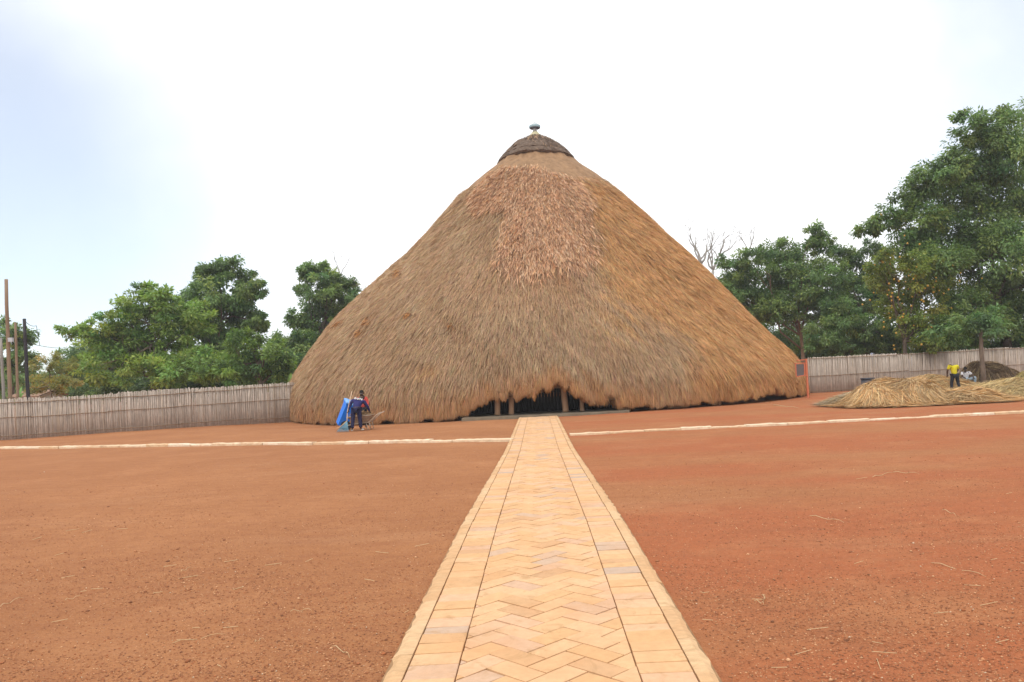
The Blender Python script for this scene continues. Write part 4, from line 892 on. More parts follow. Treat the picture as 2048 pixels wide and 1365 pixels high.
# ------------------------------------------------------------------ straw heaps
def straw_heap(name, c, rx, ry, h, n, label, pal, seed, ln=(0.5, 1.1), group='heaps of cut straw at the right', cat='straw heap', spread=1.25, lean=0.0, comb=None, width=0.018):
    root = empty(name, c, 0, label, cat, group); g_ = np.random.default_rng(seed); pal = np.array(pal)
    hgt = lambda x, y: h * np.clip(1 - (x / rx) ** 2 - (y / ry) ** 2, 0, None) ** 0.75 * (1 + 0.16 * np.sin(2.3 * x + seed) * np.cos(1.9 * y) + 0.12 * np.sin(4.7 * x + 2 * seed + 2.1 * y)) + 0.05 * np.clip(1.4 - (x / rx) ** 2 - (y / ry) ** 2, 0, 0.5)
    gx_, gy_ = np.meshgrid(np.linspace(-rx, rx, 40), np.linspace(-ry, ry, 30), indexing='ij'); gz_ = hgt(gx_, gy_) - 0.06; id_ = np.arange(1200).reshape(40, 30)
    q = np.stack([id_[:-1, :-1], id_[1:, :-1], id_[1:, 1:], id_[:-1, 1:]], -1).reshape(-1, 4)
    base = noise_mat(name + '_core', tuple(pal.min(0) * 0.45), tuple(pal.mean(0) * 0.75), 5, 0.95, 0.5); 
    link(np_mesh('straw_core', np.stack([gx_, gy_, gz_], -1).reshape(-1, 3), [q], base, smooth=True), root)
    a = g_.random(n) * 6.283; rad_ = np.sqrt(g_.random(n)) * spread * 0.97; x, y = rx * rad_ * np.cos(a), ry * rad_ * np.sin(a); keep = (rad_ < 1) | (g_.random(n) < 0.25); x, y = x[keep], y[keep]; n = len(x)
    bundle = smooth_noise(x * 1.4, y * 1.4, seed + 1)
    d = np.stack([x / rx, y / ry], -1); d /= np.linalg.norm(d, axis=1)[:, None] + 1e-6; ang = np.arctan2(d[:, 1], d[:, 0]) + 1.25 * bundle + 0.45 * g_.normal(size=n)
    if comb is not None:
        k = g_.random(n) < 0.6; ang = np.where(k, comb + 0.35 * bundle + 0.2 * g_.normal(size=n), ang)
    L_ = ln[0] + (ln[1] - ln[0]) * g_.random(n); dx_, dy_ = np.cos(ang), np.sin(ang)
    pt = lambda t, lift: np.stack([x + dx_ * L_ * t, y + dy_ * L_ * t, np.maximum(hgt(x + dx_ * L_ * t, y + dy_ * L_ * t), 0) + lift], -1)
    l0 = 0.02 + 0.06 * g_.random(n); P0, Pm, Pt = pt(-0.5, l0), pt(0.0, l0 + 0.03), pt(0.5, l0 + 0.02 + 0.16 * g_.random(n) * (g_.random(n) > .7))
    w = np.stack([-dy_, dx_, 0.5 * g_.normal(size=n)], -1) * (width * (0.6 + 0.8 * g_.random(n)))[:, None] / 2
    col = pal[g_.integers(0, len(pal), n)] * (0.45 + 0.85 * g_.random((n, 1))) * (1 + 0.18 * bundle[:, None])
    blade_mesh('straw', np.stack([P0 - w, P0 + w, Pm + w, Pm - w, Pt], 1), np.repeat(np.clip(col, .02, .85), 5, 0), straw, root); return root
SP = [(0.64, 0.43, 0.20), (0.70, 0.50, 0.26), (0.58, 0.35, 0.15), (0.64, 0.47, 0.27), (0.52, 0.29, 0.13)]
c = at(1800, 800, 31.4); straw_heap('straw_heap', (c.x - 0.1, 31.4, 0), 2.0, 1.8, 0.94, 26000, 'tall golden heap of cut straw in front of the pale fence', SP, 61, (0.7, 1.5), width=0.019)
c = at(1905, 800, 31.0); straw_heap('straw_heap', (c.x + 0.1, 31.0, 0), 2.0, 1.35, 0.42, 14000, 'low trailing heap of straw at the right foot of the tall one', SP, 62, (0.7, 1.3), comb=-0.2, width=0.018)
c = at(1700, 800, 32.5); straw_heap('straw_heap', (c.x, 32.5, 0), 1.1, 0.95, 0.38, 7000, 'small greyish straw heap at the left foot of the tall one', [(0.52, 0.40, 0.24), (0.45, 0.36, 0.25), (0.58, 0.42, 0.22), (0.36, 0.29, 0.21)], 63, (0.5, 1.0), width=0.012)
c = at(1860, 780, 43.5); straw_heap('straw_heap', (c.x, 43.5, 0), 2.7, 2.0, 0.62, 14000, 'flat spread of long straw behind the tall heap by the fence', SP + [(0.66, 0.55, 0.30)], 64, (1.0, 2.0), comb=0.1, width=0.02)
c = at(2010, 800, 34.0); straw_heap('straw_heap', (c.x + 0.6, 33.6, 0), 3.0, 2.2, 0.55, 16000, 'wide yellowish straw spread at the right edge of the yard', [(0.60, 0.44, 0.20), (0.54, 0.40, 0.20), (0.46, 0.31, 0.15), (0.66, 0.52, 0.26)], 65, (0.8, 1.6), comb=0.15, width=0.02)
c = at(1985, 770, 45.0); straw_heap('reed_stack', (c.x - 0.1, 45.2, 0), 2.0, 1.4, 1.25, 15000, 'dark brown stack of old reeds leaning by the shaded fence', [(0.20, 0.13, 0.08), (0.28, 0.185, 0.11), (0.13, 0.085, 0.055), (0.40, 0.29, 0.14)], 66, (0.9, 1.9), comb=-0.3, cat='reed stack', group='heaps of cut straw at the right', width=0.02)
c = at(2062, 778, 38.0); straw_heap('straw_heap', (c.x, 38.0, 0), 0.9, 0.9, 0.85, 2500, 'small yellow straw pile cut off by the right picture edge', [(0.55, 0.45, 0.18), (0.40, 0.32, 0.14), (0.62, 0.5, 0.22)], 67, (0.6, 1.2), width=0.016)

# slim tree standing in front of the shaded fence
tb = at(1967, 775, 42); root = empty('slim_tree', (tb.x, 42, 0), 0, 'slim bare grey trunk rising between the straw spread and reed stack', 'tree', 'trees inside the yard')
MB().tube([(0, 0, -0.1), (0.02, 0, 0.9), (-0.03, 0, 2.0), (0.03, 0.05, 2.9), (0.15, 0.3, 3.6)], [0.15, 0.12, 0.11, 0.09, 0.05], 10).build('trunk', bark_m, root, True)
crown('crown', [(at(1950, 655, 42.3), (1.5, 1.1, 0.8)), (at(1985, 640, 42.6), (1.1, 0.9, 0.8)), (at(1915, 665, 42.2), (1.2, 0.9, 0.7))], root, G_DARK, 260, 0.22, 71, 0.7)

# orange steel stand at the corner of the hut
orm = noise_mat('orange_red_steel', (0.50, 0.135, 0.065), (0.58, 0.19, 0.10), 6, 0.55); mesh_m = noise_mat('dark_mesh', (0.10, 0.085, 0.085), (0.15, 0.125, 0.12), 30, 0.7)
fp = ground(1616, 796); root = empty('steel_stand', (fp.x, fp.y, 0), 0, 'orange steel stand with a dark mesh panel beside the hut corner', 'stand'); y_ = fp.y
w3 = lambda px, py: at(px, py, y_) - Vector((fp.x, fp.y, 0))
def bar(name, a, b, r): 
    d = (b - a); m_ = d.to_track_quat('Z', 'Y').to_matrix().to_4x4(); return MB().box((a + b) / 2, (r, r, d.length), M=m_).build(name, orm, root)
bar('post', Vector((0, 0, -0.02)), Vector((0, 0, w3(1612.5, 718).z)), 0.085)
bar('top_rail', w3(1593, 721.5), w3(1613, 719.5), 0.05); bar('rail', w3(1588.5, 727.5), w3(1612, 726.5), 0.05); bar('bottom_rail', w3(1591.5, 754), w3(1613, 750.5), 0.05)
bar('side_bar', w3(1591, 727), w3(1592.5, 754), 0.05); bar('side_bar', w3(1608.5, 727), w3(1609.5, 753), 0.05)
c = (w3(1600, 741)); MB().box(c, (0.40, 0.02, 0.62), M=Matrix.Rotation(0.03, 4, 'Y')).build('mesh_panel', mesh_m, root); c = w3(1611.5, 739); MB().box(c + Vector((-0.015, 0.03, 0)), (0.13, 0.015, 0.6)).build('side_plate', orm, root)
# drum behind the heap
dm = noise_mat('blackened_drum', (0.04, 0.045, 0.06), (0.08, 0.085, 0.10), 5, 0.5, metal=0.2); c = at(1737, 800, 36.2); root = empty('steel_drum', (c.x, 36.2, 0), 0, 'dark drum standing behind the tall straw heap', 'drum')
MB().lathe([(0.28, 0), (0.29, 0.02), (0.28, 0.3), (0.29, 0.32), (0.28, 0.34), (0.28, 0.62), (0.29, 0.64), (0.28, 0.66), (0.28, 0.93)], 24).build('body', dm, root, True); MB().lathe([(0.28, 0.93), (0.31, 0.95), (0.31, 1.0), (0.27, 1.0), (0.26, 0.96)], 24).build('rim', dm, root, True)

# ------------------------------------------------------------------ people
def skin(name, verts, edges, mat, parent, sub=2, rootv='pelvis'):
    """one continuous surface grown round a jointed skeleton"""
    bm = bmesh.new(); sk = bm.verts.layers.skin.verify(); vm = {}
    for k, (p, r) in verts.items():
        v = bm.verts.new(p); v[sk].radius = r if isinstance(r, tuple) else (r, r); v[sk].use_root = (k == rootv); vm[k] = v
    for a, b in edges: bm.edges.new((vm[a], vm[b]))
    me = bpy.data.meshes.new(name); bm.to_mesh(me); bm.free(); tmp = bpy.data.objects.new('tmp', me); scn.collection.objects.link(tmp)
    m1 = tmp.modifiers.new('s', 'SKIN'); m1.use_smooth_shade = True; m1.branch_smoothing = 0.4
    m2 = tmp.modifiers.new('d', 'SUBSURF'); m2.levels = m2.render_levels = sub
    dg = bpy.context.evaluated_depsgraph_get(); m3 = bpy.data.meshes.new_from_object(tmp.evaluated_get(dg), depsgraph=dg); m3.name = name
    bpy.data.objects.remove(tmp); bpy.data.meshes.remove(me); m3.materials.clear(); m3.materials.append(mat)
    m3.polygons.foreach_set('use_smooth', [True] * len(m3.polygons))
    o = bpy.data.objects.new(name, m3); link(o, parent); return o
skinm = noise_mat('dark_skin', (0.055, 0.030, 0.020), (0.085, 0.048, 0.032), 8, 0.5, spec=0.35); hairm = noise_mat('black_hair', (0.012, 0.011, 0.010), (0.025, 0.022, 0.02), 40, 0.9)
def fabric(name, c, k=0.8): return noise_mat(name, tuple(x * k for x in c), c, 9, 0.9, 0.15, bscale=60)
V3 = Vector
def person(root, J, shirt, trouser, shoe, sleeve=1.0, face=V3((0, -1, 0)), S=1.0, hair=True):
    """J: joint positions (pelvis, chest, neck, head, shoulder/elbow/hand l r, hip/knee/ankle/toe l r)"""
    J = {k: V3(v) for k, v in J.items()}; v = {}; e = []
    up = (J['head'] - J['neck']).normalized(); f = (face - up * face.dot(up)).normalized(); sd_ = f.cross(up).normalized()
    v['pelvis'] = (J['pelvis'], (0.135 * S, 0.105 * S)); v['waist'] = (J['pelvis'].lerp(J['chest'], 0.5), (0.125 * S, 0.10 * S)); v['chest'] = (J['chest'], (0.15 * S, 0.11 * S)); v['neck'] = (J['neck'], 0.055 * S)
    hc = J['head']; v['jaw'] = (hc - up * 0.075 * S + f * 0.02 * S, 0.062 * S); v['skull'] = (hc + up * 0.01 * S, 0.088 * S); v['crown'] = (hc + up * 0.075 * S, 0.068 * S)
    e += [('pelvis', 'waist'), ('waist', 'chest'), ('chest', 'neck'), ('neck', 'jaw'), ('jaw', 'skull'), ('skull', 'crown')]
    for s in 'lr':
        sh, el, ha, hi, kn, an, to = (J[k + s] for k in ('shoulder_', 'elbow_', 'hand_', 'hip_', 'knee_', 'ankle_', 'toe_'))
        v['sh' + s] = (sh, 0.062 * S); v['ua' + s] = (sh.lerp(el, 0.5), 0.050 * S); v['el' + s] = (el, 0.040 * S); v['fa' + s] = (el.lerp(ha, 0.45), 0.038 * S); v['wr' + s] = (ha, 0.027 * S)
        dh = (ha - el).normalized(); pm = ha + dh * 0.05 * S; v['pa' + s] = (pm, (0.036 * S, 0.020 * S))
        e += [('chest', 'sh' + s), ('sh' + s, 'ua' + s), ('ua' + s, 'el' + s), ('el' + s, 'fa' + s), ('fa' + s, 'wr' + s), ('wr' + s, 'pa' + s)]
        v['hp' + s] = (hi, 0.092 * S); v['th' + s] = (hi.lerp(kn, 0.5), 0.078 * S); v['kn' + s] = (kn, 0.055 * S); v['ca' + s] = (kn.lerp(an, 0.35), 0.052 * S); v['an' + s] = (an, 0.035 * S); v['to' + s] = (to, (0.035 * S, 0.025 * S))
        e += [('pelvis', 'hp' + s), ('hp' + s, 'th' + s), ('th' + s, 'kn' + s), ('kn' + s, 'ca' + s), ('ca' + s, 'an' + s), ('an' + s, 'to' + s)]
    body = skin('body', v, e, skinm, root)
    # fingers and thumb, each bent, rooted inside the palm; nose and ears: merged into the body mesh
    ext = MB()
    for s in 'lr':
        el, ha = J['elbow_' + s], J['hand_' + s]; dh = (ha - el).normalized(); sx = V3((1, 0, 0)) if abs(dh.x) < 0.8 else V3((0, 1, 0)); ac = (sx - dh * sx.dot(dh)).normalized(); nn = dh.cross(ac); sgn = -1 if s == 'l' else 1
        for i, ln in enumerate((0.070, 0.082, 0.076, 0.058)):
            b0 = ha + dh * 0.055 * S + ac * (i - 1.5) * 0.018 * S; b1 = b0 + dh * ln * 0.55 * S + nn * 0.012; b2 = b1 + dh * ln * 0.35 * S + nn * 0.030 * S; ext.tube([b0, b1, b2], [0.0095 * S, 0.0085 * S, 0.006 * S], 6)
        b0 = ha + dh * 0.02 * S - ac * 0.028 * S * sgn; b1 = b0 + (dh - ac * 0.9 * sgn).normalized() * 0.035 * S; b2 = b1 + (dh + nn * 0.5).normalized() * 0.028 * S; ext.tube([b0, b1, b2], [0.011 * S, 0.010 * S, 0.007 * S], 6)
    ext.tube([hc + f * 0.080 * S + up * 0.01 * S, hc + f * 0.104 * S - up * 0.022 * S, hc + f * 0.085 * S - up * 0.028 * S], [0.010 * S, 0.016 * S, 0.012 * S], 6)
    for q in (-1, 1): ext.ball(hc + sd_ * q * 0.090 * S - up * 0.01 * S, (0.014 * S, 0.018 * S, 0.028 * S), 8, 5)
    bm = bmesh.new(); bm.from_mesh(body.data); em = ext.mesh('ext'); bm.from_mesh(em); bm.to_mesh(body.data); bm.free(); bpy.data.meshes.remove(em); body.data.polygons.foreach_set('use_smooth', [True] * len(body.data.polygons))
    eyem = bpy.data.materials.get('eye_white') or noise_mat('eye_white', (0.6, 0.58, 0.55), (0.7, 0.68, 0.65), 5, 0.3); lipm = bpy.data.materials.get('lip') or noise_mat('lip', (0.10, 0.045, 0.04), (0.13, 0.06, 0.05), 5, 0.5)
    for q in (-1, 1): MB().ball(hc + f * 0.076 * S + sd_ * q * 0.034 * S + up * 0.012 * S, (0.013 * S, 0.012 * S, 0.009 * S), 8, 5).build('eye', eyem, root, True)
    MB().ball(hc + f * 0.079 * S - up * 0.058 * S, (0.026 * S, 0.012 * S, 0.010 * S), 8, 5).build('mouth', lipm, root, True)
    if hair:
        mb = MB(); n, m_ = 14, 7
        for i in range(m_ + 1):
            a = math.pi * 0.56 * i / m_
            for j in range(n):
                t = 2 * math.pi * j / n; lim = a * (1 - 0.30 * max(0, math.cos(t)))
                mb.v.append(tuple(hc + up * (0.035 * S + math.cos(lim) * 0.118 * S) + f * math.sin(lim) * math.cos(t) * 0.103 * S + sd_ * math.sin(lim) * math.sin(t) * 0.100 * S))
        for i in range(m_):
            for j in range(n): mb.f.append((i * n + j, i * n + (j + 1) % n, (i + 1) * n + (j + 1) % n, (i + 1) * n + j))
        mb.build('hair', hairm, root, True)
    # clothing
    c = {'pelvis': (J['pelvis'] + (J['pelvis'] - J['chest']).normalized() * 0.05, (0.165 * S, 0.135 * S)), 'waist': (v['waist'][0], (0.165 * S, 0.135 * S)), 'chest': (J['chest'], (0.185 * S, 0.14 * S)), 'neck': (J['chest'].lerp(J['neck'], 0.62), 0.082 * S)}
    ce = [('pelvis', 'waist'), ('waist', 'chest'), ('chest', 'neck')]
    for s in 'lr':
        sh, el, ha = (J[k + s] for k in ('shoulder_', 'elbow_', 'hand_')); c['s' + s] = (sh, 0.085 * S); ce.append(('chest', 's' + s))
        if sleeve > 0.6: c['u' + s] = (sh.lerp(el, .5), .070 * S); c['e' + s] = (el, 0.060 * S); c['w' + s] = (el.lerp(ha, 0.88), 0.046 * S); ce += [('s' + s, 'u' + s), ('u' + s, 'e' + s), ('e' + s, 'w' + s)]
        else: c['u' + s] = (sh.lerp(el, .7), .078 * S); ce.append(('s' + s, 'u' + s))
    skin('shirt', c, ce, shirt, root)
    t = {'pelvis': (J['pelvis'] + (J['chest'] - J['pelvis']).normalized() * 0.02, (0.155 * S, 0.13 * S))}; te = []
    for s in 'lr':
        hi, kn, an, to = (J[k + s] for k in ('hip_', 'knee_', 'ankle_', 'toe_'))
        t['h' + s] = (hi, 0.112 * S); t['t' + s] = (hi.lerp(kn, .5), .098 * S); t['k' + s] = (kn, 0.080 * S); t['c' + s] = (kn.lerp(an, .5), .074 * S); t['a' + s] = (an.lerp(kn, 0.06), 0.070 * S)
        te += [('pelvis', 'h' + s), ('h' + s, 't' + s), ('t' + s, 'k' + s), ('k' + s, 'c' + s), ('c' + s, 'a' + s)]
        skin('shoe', {'pelvis': (an + V3((0, 0, -0.03)), (0.052 * S, 0.045 * S)), 'b': (an.lerp(to, 0.6) + V3((0, 0, -0.012)), (0.05 * S, 0.038 * S)), 'c': (to, (0.042 * S, 0.028 * S))}, [('pelvis', 'b'), ('b', 'c')], shoe, root)
    skin('trousers', t, te, trouser, root); return body
navy = fabric('navy_cloth', (0.030, 0.030, 0.125)); navy2 = fabric('dark_navy_cloth', (0.020, 0.020, 0.060)); redc = fabric('coral_red_cloth', (0.52, 0.075, 0.060)); yelc = fabric('yellow_cloth', (0.62, 0.54, 0.020)); blk = fabric('black_cloth', (0.025, 0.028, 0.035)); whtc = fabric('white_cloth', (0.72, 0.72, 0.74)); jean = fabric('pale_blue_denim', (0.36, 0.46, 0.55)); shoew = fabric('white_shoe', (0.65, 0.63, 0.58)); shoed = fabric('dark_shoe', (0.04, 0.035, 0.03))
# man in navy, bending forward away from the camera
p0 = ground(713, 863); root = empty('person', (p0.x, p0.y, 0), 0, 'person in a navy tracksuit bending forward with a rake in the left hand', 'person')
J = dict(pelvis=(0.0, 0.12, 0.86), chest=(0.03, 0.36, 1.13), neck=(0.08, 0.50, 1.25), head=(0.12, 0.62, 1.27), shoulder_l=(-0.17, 0.40, 1.19), elbow_l=(-0.31, 0.36, 0.98), hand_l=(-0.33, 0.22, 0.80), shoulder_r=(0.25, 0.42, 1.12), elbow_r=(0.36, 0.50, 0.90), hand_r=(0.40, 0.66, 0.72), hip_l=(-0.10, 0.10, 0.82), knee_l=(-0.13, 0.06, 0.45), ankle_l=(-0.15, -0.05, 0.09), toe_l=(-0.19, 0.08, 0.035), hip_r=(0.10, 0.10, 0.82), knee_r=(0.13, 0.12, 0.45), ankle_r=(0.14, 0.14, 0.09), toe_r=(0.24, 0.24, 0.035))
J['toe_l'] = (-0.20, 0.09, 0.035)
person(root, J, navy, navy2, shoew, 1.0, V3((0.2, 0.5, -0.85)))
# white letters across the back
tc_ = bpy.data.curves.new('letters', 'FONT'); tc_.body = 'DOTS'; tc_.size = 0.105; tc_.align_x = 'CENTER'; tc_.extrude = 0.003; tc_.offset = 0.003; tc_.space_character = 1.25
to_ = bpy.data.objects.new('letters_tmp', tc_); scn.collection.objects.link(to_); dg = bpy.context.evaluated_depsgraph_get(); tm = bpy.data.meshes.new_from_object(to_.evaluated_get(dg), depsgraph=dg); tm.name = 'back_letters'; bpy.data.objects.remove(to_)
tm.materials.clear(); tm.materials.append(fabric('white_print', (0.85, 0.85, 0.85), 0.95)); lo = bpy.data.objects.new('back_letters', tm); link(lo, root)
ax = (V3(J['chest']) - V3(J['pelvis'])).normalized(); nb = V3((0, -ax.z, ax.y)).normalized()
xr = V3((1, 0.0, -0.22)).normalized(); yr = (ax - xr * ax.dot(xr)).normalized(); zr = xr.cross(yr)
pl = V3(J['chest']) + zr * 0.150 - yr * 0.02 + xr * 0.02; lo.matrix_local = Matrix((( xr.x, yr.x, zr.x, pl.x), (xr.y, yr.y, zr.y, pl.y), (xr.z, yr.z, zr.z, pl.z), (0, 0, 0, 1)))
# rake in his left hand
hl = V3(J['hand_l']) + p0; hl.z -= 0.04
shaft_m = noise_mat('pale_rake_handle', (0.50, 0.34, 0.22), (0.62, 0.45, 0.30), 6, 0.7, 0, (1, 1, .2)); tinem = noise_mat('blue_grey_tines', (0.10, 0.22, 0.30), (0.16, 0.30, 0.38), 6, 0.5)
rk = empty('leaf_rake', (hl.x, hl.y, 0), 0, 'fan leaf rake with pale handle held by the person in navy', 'rake'); O = V3((hl.x, hl.y, 0))
top = at(704, 783, hl.y + 0.35) - O; mid = hl - O + V3((-0.03, -0.03, 0)); low = at(694, 842, hl.y - 0.35) - O
MB().tube([low, low.lerp(mid, .5), mid, mid.lerp(top, .5), top], 0.017, 8).build('handle', shaft_m, rk, True)
fan = []; end0 = at(673, 861, hl.y - 0.55) - O; end1 = at(697, 864, hl.y - 0.6) - O; end0.z = end1.z = 0.015
for i in range(15):
    q = i / 14; en = end0.lerp(end1, q); MB().tube([low, low.lerp(en, .5) + V3((0, -.02, .03)), low.lerp(en, .93) + V3((0, 0, .02)), en], [.009, .009, .009, .007], 5).build('tine', tinem, rk, True)
for q in (0.42, 0.72): MB().tube([low.lerp(end0, q) + V3((0, -.02, .02)), low.lerp(end0.lerp(end1, .5), q) + V3((0, -.03, .03)), low.lerp(end1, q) + V3((0, -.02, .02))], .010, 5).build('brace', tinem, rk, True)
MB().tube([low, at(684, 851, hl.y - .5) - O, at(672, 859, hl.y - 0.5) - O], .014, 6).build('wire_stay', shaft_m, rk, True)
# person in coral red facing the camera, behind the wheelbarrow
q0 = at(727, 850, 32.9); root = empty('person', (q0.x, 32.9, 0), 0, 'person in a coral red shirt standing behind the wheelbarrow facing the camera', 'person'); k = 0.90
zz = lambda z: z * k
J = dict(pelvis=(0, 0, zz(.90)), chest=(0, -.02, zz(1.22)), neck=(0.0, -.03, zz(1.44)), head=(0.0, -.06, zz(1.575)), shoulder_l=(.17, -.02, zz(1.37)), elbow_l=(.23, -.06, zz(1.10)), hand_l=(.20, -.26, zz(.93)), shoulder_r=(-.17, -.02, zz(1.37)), elbow_r=(-.22, -.06, zz(1.10)), hand_r=(-.10, -.30, zz(.95)), hip_l=(.09, 0, zz(.86)), knee_l=(.10, -.03, zz(.47)), ankle_l=(.11, .02, .085), toe_l=(.13, -.12, .035), hip_r=(-.09, 0, zz(.86)), knee_r=(-.10, -.03, zz(.47)), ankle_r=(-.11, .02, .085), toe_r=(-.13, -.12, .035))
person(root, J, redc, blk, shoed, 1.0, V3((-0.15, -1, -0.1)), 0.95)
# person in yellow, back to the camera
q0 = ground(1911, 785); root = empty('person', (q0.x, q0.y, 0), 0, 'person in a yellow shirt and black trousers with bowed head by the straw', 'person'); k = 0.97
J = dict(pelvis=(0, 0, zz(.90)), chest=(-.02, .06, zz(1.22)), neck=(-.02, .20, zz(1.36)), head=(-.02, .36, zz(1.34)), shoulder_l=(-.21, .06, zz(1.36)), elbow_l=(-.29, .12, zz(1.08)), hand_l=(-.22, .30, zz(.90)), shoulder_r=(.19, .06, zz(1.36)), elbow_r=(.26, .16, zz(1.10)), hand_r=(.17, .34, zz(.95)), hip_l=(-.10, 0, zz(.86)), knee_l=(-.16, .03, zz(.47)), ankle_l=(-.19, -.03, .09), toe_l=(-.21, .11, .035), hip_r=(.10, 0, zz(.86)), knee_r=(.17, .03, zz(.47)), ankle_r=(.22, -.03, .09), toe_r=(.25, .11, .035))
person(root, J, yelc, blk, shoed, 0.4, V3((0, 1, -0.4)), 1.0)
# person in white, squatting beside
q0 = ground(1931, 779); root = empty('person', (q0.x + 0.27, q0.y + 0.1, 0.04), 0, 'person in a white shirt and pale jeans crouching beside the yellow shirt', 'person')
J = dict(pelvis=(-.16, .10, .42), chest=(-.20, -.02, .74), neck=(-.23, -.08, .93), head=(-.26, -.14, 1.03), shoulder_l=(.00, -.04, .86), elbow_l=(.12, -.16, .66), hand_l=(.05, -.36, .56), shoulder_r=(-.38, -.02, .86), elbow_r=(-.44, -.18, .64), hand_r=(-.30, -.36, .52), hip_l=(-.02, .06, .42), knee_l=(.20, -.26, .60), ankle_l=(.18, -.14, .09), toe_l=(.24, -.30, .035), hip_r=(-.26, .06, .42), knee_r=(-.28, -.36, .56), ankle_r=(-.30, -.16, .09), toe_r=(-.32, -.32, .035))
person(root, J, whtc, jean, shoed, 0.4, V3((0.1, -.5, -1)), 0.95)

# ------------------------------------------------------------------ wheelie bin, wheelbarrow
blue = noise_mat('blue_plastic', (0.012, 0.17, 0.72), (0.016, 0.21, 0.82), 3, 0.45, spec=0.4); blue2 = noise_mat('light_blue_lid', (0.13, 0.32, 0.66), (0.18, 0.38, 0.72), 3, 0.45); rub = noise_mat('black_rubber', (0.015, 0.015, 0.016), (0.03, 0.03, 0.03), 6, 0.8)
bp_ = at(694, 857, 32.6); root = empty('wheelie_bin', (bp_.x, 32.6, 0.10), 0, 'bright blue wheelie bin tipped back on its wheels beside the two people', 'bin')
root.rotation_euler = (Matrix.Rotation(R(27), 3, 'Y') @ Matrix.Rotation(R(6), 3, 'X') @ Matrix.Rotation(R(28), 3, 'Z')).to_euler()
w, d, h = 0.44, 0.52, 0.98
mb = MB().box((-0.24, 0.0, h / 2), (w * 0.84, d * 0.84, h), tap=1 / 0.86); body = mb.build('body', blue, root)
MB().box((-0.24, 0.0, h - 0.03), (w * 1.06, d * 1.06, 0.06)).build('rim', blue, root)
MB().add([(-0.24 + x, y, z) for x, y, z in ((-.25, -.31, h + .005), (.25, -.31, h + .005), (.25, .30, h + .005), (-.25, .30, h + .005), (-.24, -.30, h + .05), (.24, -.30, h + .05), (.24, .29, h + .05), (-.24, .29, h + .05), (-.16, -.2, h + .085), (.16, -.2, h + .085), (.16, .2, h + .085), (-.16, .2, h + .085))],
    [(3, 2, 1, 0), (0, 1, 5, 4), (1, 2, 6, 5), (2, 3, 7, 6), (3, 0, 4, 7), (4, 5, 9, 8), (5, 6, 10, 9), (6, 7, 11, 10), (7, 4, 8, 11), (8, 9, 10, 11)]).build('lid', blue2, root)
MB().tube([(0.02, -0.2, h + .02), (0.06, -0.2, h + .03), (0.06, 0.2, h + .03), (0.02, 0.2, h + .02)], .016, 6).build('grip', blue, root)
for s in (-1, 1):
    wl = MB().tube([(-0.02, s * 0.25 - 0.025, 0.02), (-0.02, s * 0.25 + 0.025, 0.02)], 0.115, 18).build('wheel', rub, root, False); MB().tube([(-0.02, s * 0.25 - 0.03, 0.02), (-0.02, s * 0.25 + 0.03, 0.02)], 0.05, 12).build('hub', blue, wl)
rm_ = noise_mat('rusty_steel', (0.20, 0.135, 0.09), (0.36, 0.26, 0.18), 8, 0.8, 0.2); pipe = noise_mat('worn_pipe', (0.36, 0.28, 0.21), (0.50, 0.40, 0.31), 10, 0.6, metal=0.2)
wp = ground(728, 859); root = empty('wheelbarrow', (wp.x, 31.4, 0), 0, 'rusty wheelbarrow loaded with straw in front of the person in red', 'wheelbarrow'); O = V3((wp.x, 31.4, 0))
b3 = lambda px, py, dy=0.0: (lambda q: V3((q.x, 31.4 + dy, q.z)) - O)(at(px, py, 31.4))
tr = MB(); xs = [(-.42, .30, .30), (.44, .40, .31)]
v_ = [(-.50, -.30, .53), (.46, -.33, .58), (.46, .33, .58), (-.50, .30, .53), (-.24, -.2, .28), (.28, -.22, .30), (.28, .22, .30), (-.24, .2, .28)]
v2 = [(x * .97, y * .97, z + .012 * (i >= 4)) for i, (x, y, z) in enumerate(v_)]
tr.add(v_ + v2, [(4, 7, 6, 5), (0, 4, 5, 1), (1, 5, 6, 2), (2, 6, 7, 3), (3, 7, 4, 0), (12, 13, 14, 15), (8, 9, 13, 12), (9, 10, 14, 13), (10, 11, 15, 14), (11, 8, 12, 15), (0, 1, 9, 8), (1, 2, 10, 9), (2, 3, 11, 10), (3, 0, 8, 11)]).build('tray', rm_, root)
MB().tube([(-.50, -.30, .53), (.46, -.33, .58), (.46, .33, .58), (-.50, .30, .53), (-.50, -.30, .53)], .014, 6).build('rim', pipe, root, True)
for s in (-1, 1):
    MB().tube([(-.60, s * .06, .20), (-.2, s * .20, .25), (.34, s * .27, .30), (.52, s * .30, .44), (.66, s * .31, .58), (.86, s * .32, .68)], .018, 8).build('handle_bar', pipe, root, True)
    MB().tube([(.22, s * .22, .29), (.30, s * .25, .02), (.42, s * .25, .02), (.36, s * .26, .32)], .015, 6).build('leg', pipe, root, True)
MB().tube([(.34, -.25, .15), (.34, .25, .15)], .012, 6).build('brace', pipe, root, True)
wl = MB().tube([(-.62, -.045, .20), (-.62, .045, .20)], .19, 22).build('wheel', rub, root); MB().tube([(-.62, -.05, .20), (-.62, .05, .20)], .09, 14).build('hub', rm_, wl)
straw_heap('straw_load', (wp.x, 31.4, 0.50), 0.42, 0.26, 0.12, 500, 'load of brown straw lying in the wheelbarrow tray', [(0.40, 0.24, 0.12), (0.48, 0.31, 0.16), (0.33, 0.2, 0.1)], 81, (0.15, 0.4), group=None, cat='straw', spread=1.0, width=0.016)

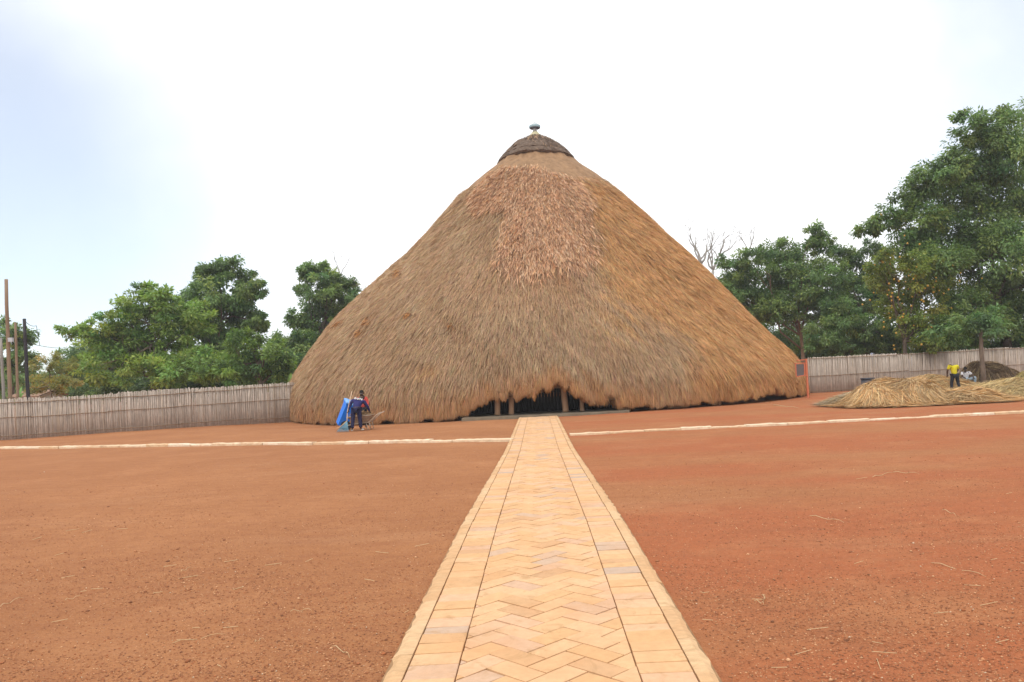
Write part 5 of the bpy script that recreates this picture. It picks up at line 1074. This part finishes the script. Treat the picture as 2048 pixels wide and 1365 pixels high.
# ------------------------------------------------------------------ loose stalks on the ground
stk = noise_mat('dry_stalk', (0.50, 0.35, 0.18), (0.64, 0.48, 0.28), 20, 0.8)
def stalk(a, b, label, r=0.004, bend=0.02):
    A_, B_ = ground(*a), ground(*b); d = B_ - A_; nn = V3((-d.y, d.x, 0)).normalized(); pts = [(d * (i / 6)) + nn * bend * math.sin(math.pi * i / 6) + V3((0, 0, 0.018 + 0.012 * math.sin(i * 1.7))) for i in range(7)]
    r *= 0.4
    o = MB().tube(pts, [r, r, r, r * .9, r * .8, r * .7, r * .4], 5).build('straw_stalk', stk, None, True, tuple(A_)); props(o, label, 'straw', 'single straw stalks lying on the gravel')
for a, b, lb, r in (((0, 1218), (48, 1198), 'straw stalk lying at the left edge of the gravel', .006), ((130, 1205), (165, 1196), 'straw stalk right of the one at the left edge', .005), ((345, 1292), (455, 1272), 'long straw stalk at the bottom left of the yard', .005), ((664, 1298), (700, 1320), 'straw stalk slanting near the bottom left of the path', .006), ((580, 1228), (624, 1224), 'straw stalk left of the path halfway down the gravel', .005), ((362, 1147), (386, 1138), 'short straw stalk in the middle of the left yard', .006), ((510, 1290), (530, 1283), 'tiny straw stalk between the bottom left stalks', .005),
    ((1745, 957), (1786, 947), 'far straw stalk on the right yard, first half of a pair', .010), ((1786, 947), (1838, 949), 'far straw stalk on the right yard, level half of a pair', .010), ((1620, 1035), (1688, 1047), 'pale straw stalk in the middle of the right yard', .009), ((1862, 1130), (1975, 1158), 'long curved straw stalk towards the right edge', .007), ((1885, 1023), (1912, 1034), 'short straw stalk above the long curved one', .008), ((1509, 1207), (1528, 1213), 'small straw stalk right of the path, lying flat', .007), ((1523, 1195), (1527, 1205), 'small straw stalk right of the path, pointing away', .007), ((1546, 811), (1598, 817), 'dark straw bundle lying in front of the hut corner', .03)):
    stalk(a, b, lb, r)
litter = MB(); gl = random.Random(9)
for i in range(90):
    y = 4.3 / (1 - gl.random() * 0.66); x = gl.uniform(-1, 1) * (0.66 * y + .3)
    if abs(x) < 1.05 or (x - .6) ** 2 + (y - 50.7) ** 2 < 16 ** 2: continue
    a = gl.gauss(0.1, 0.7); l_ = gl.uniform(.04, .16) * (1 + y / 30); litter.tube([(x, y, .016), (x + l_ * math.cos(a), y + l_ * math.sin(a), .018 + gl.uniform(0, .01))], .0013 + y * 0.00012, 4)
props(litter.build('straw_litter', stk, None), 'bits of dry straw strewn over the yard', kind='stuff')
# grass tuft by the hut foot at the left
gt = np.random.default_rng(91); n = 900; b = at(590, 846, 43.0); cx = b.x + np.abs(gt.normal(size=n)) * 0.9; Pb = np.stack([cx, 43.6 - 0.35 * (cx - b.x) * 1.2 + 0.12 * gt.normal(size=n), np.zeros(n)], -1)
hh = 0.06 + 0.12 * gt.random(n); Pt = Pb + np.stack([0.05 * gt.normal(size=n), 0.05 * gt.normal(size=n), hh], -1); w = np.stack([np.ones(n), gt.normal(size=n) * .5, np.zeros(n)], -1) * .01; Pm = (Pb + Pt) / 2
col = np.array([0.16, 0.17, 0.06]) * (0.6 + 0.7 * gt.random((n, 1)))
o = blade_mesh('grass', np.stack([Pb - w, Pb + w, Pm + w, Pm - w, Pt], 1), np.repeat(col, 5, 0), leaf_m, None); props(o, 'thin grass growing along the left foot of the hut', kind='stuff')

# ------------------------------------------------------------------ thin dusty haze
hz, ht, hb = new_mat('haze_air'); ht.nodes.remove(hb); pv = ht.nodes.new('ShaderNodeVolumePrincipled'); pv.inputs['Density'].default_value = 0.0006
pv.inputs['Color'].default_value = (0.93, 0.96, 1.0, 1); ht.links.new(pv.outputs['Volume'], ht.nodes['Material Output'].inputs['Volume'])
ho = MB().box((0, 0, 10.5), (3040, 3040, 33.0)).build('haze', hz); props(ho, 'pale dusty haze over the whole yard and beyond', kind='stuff')
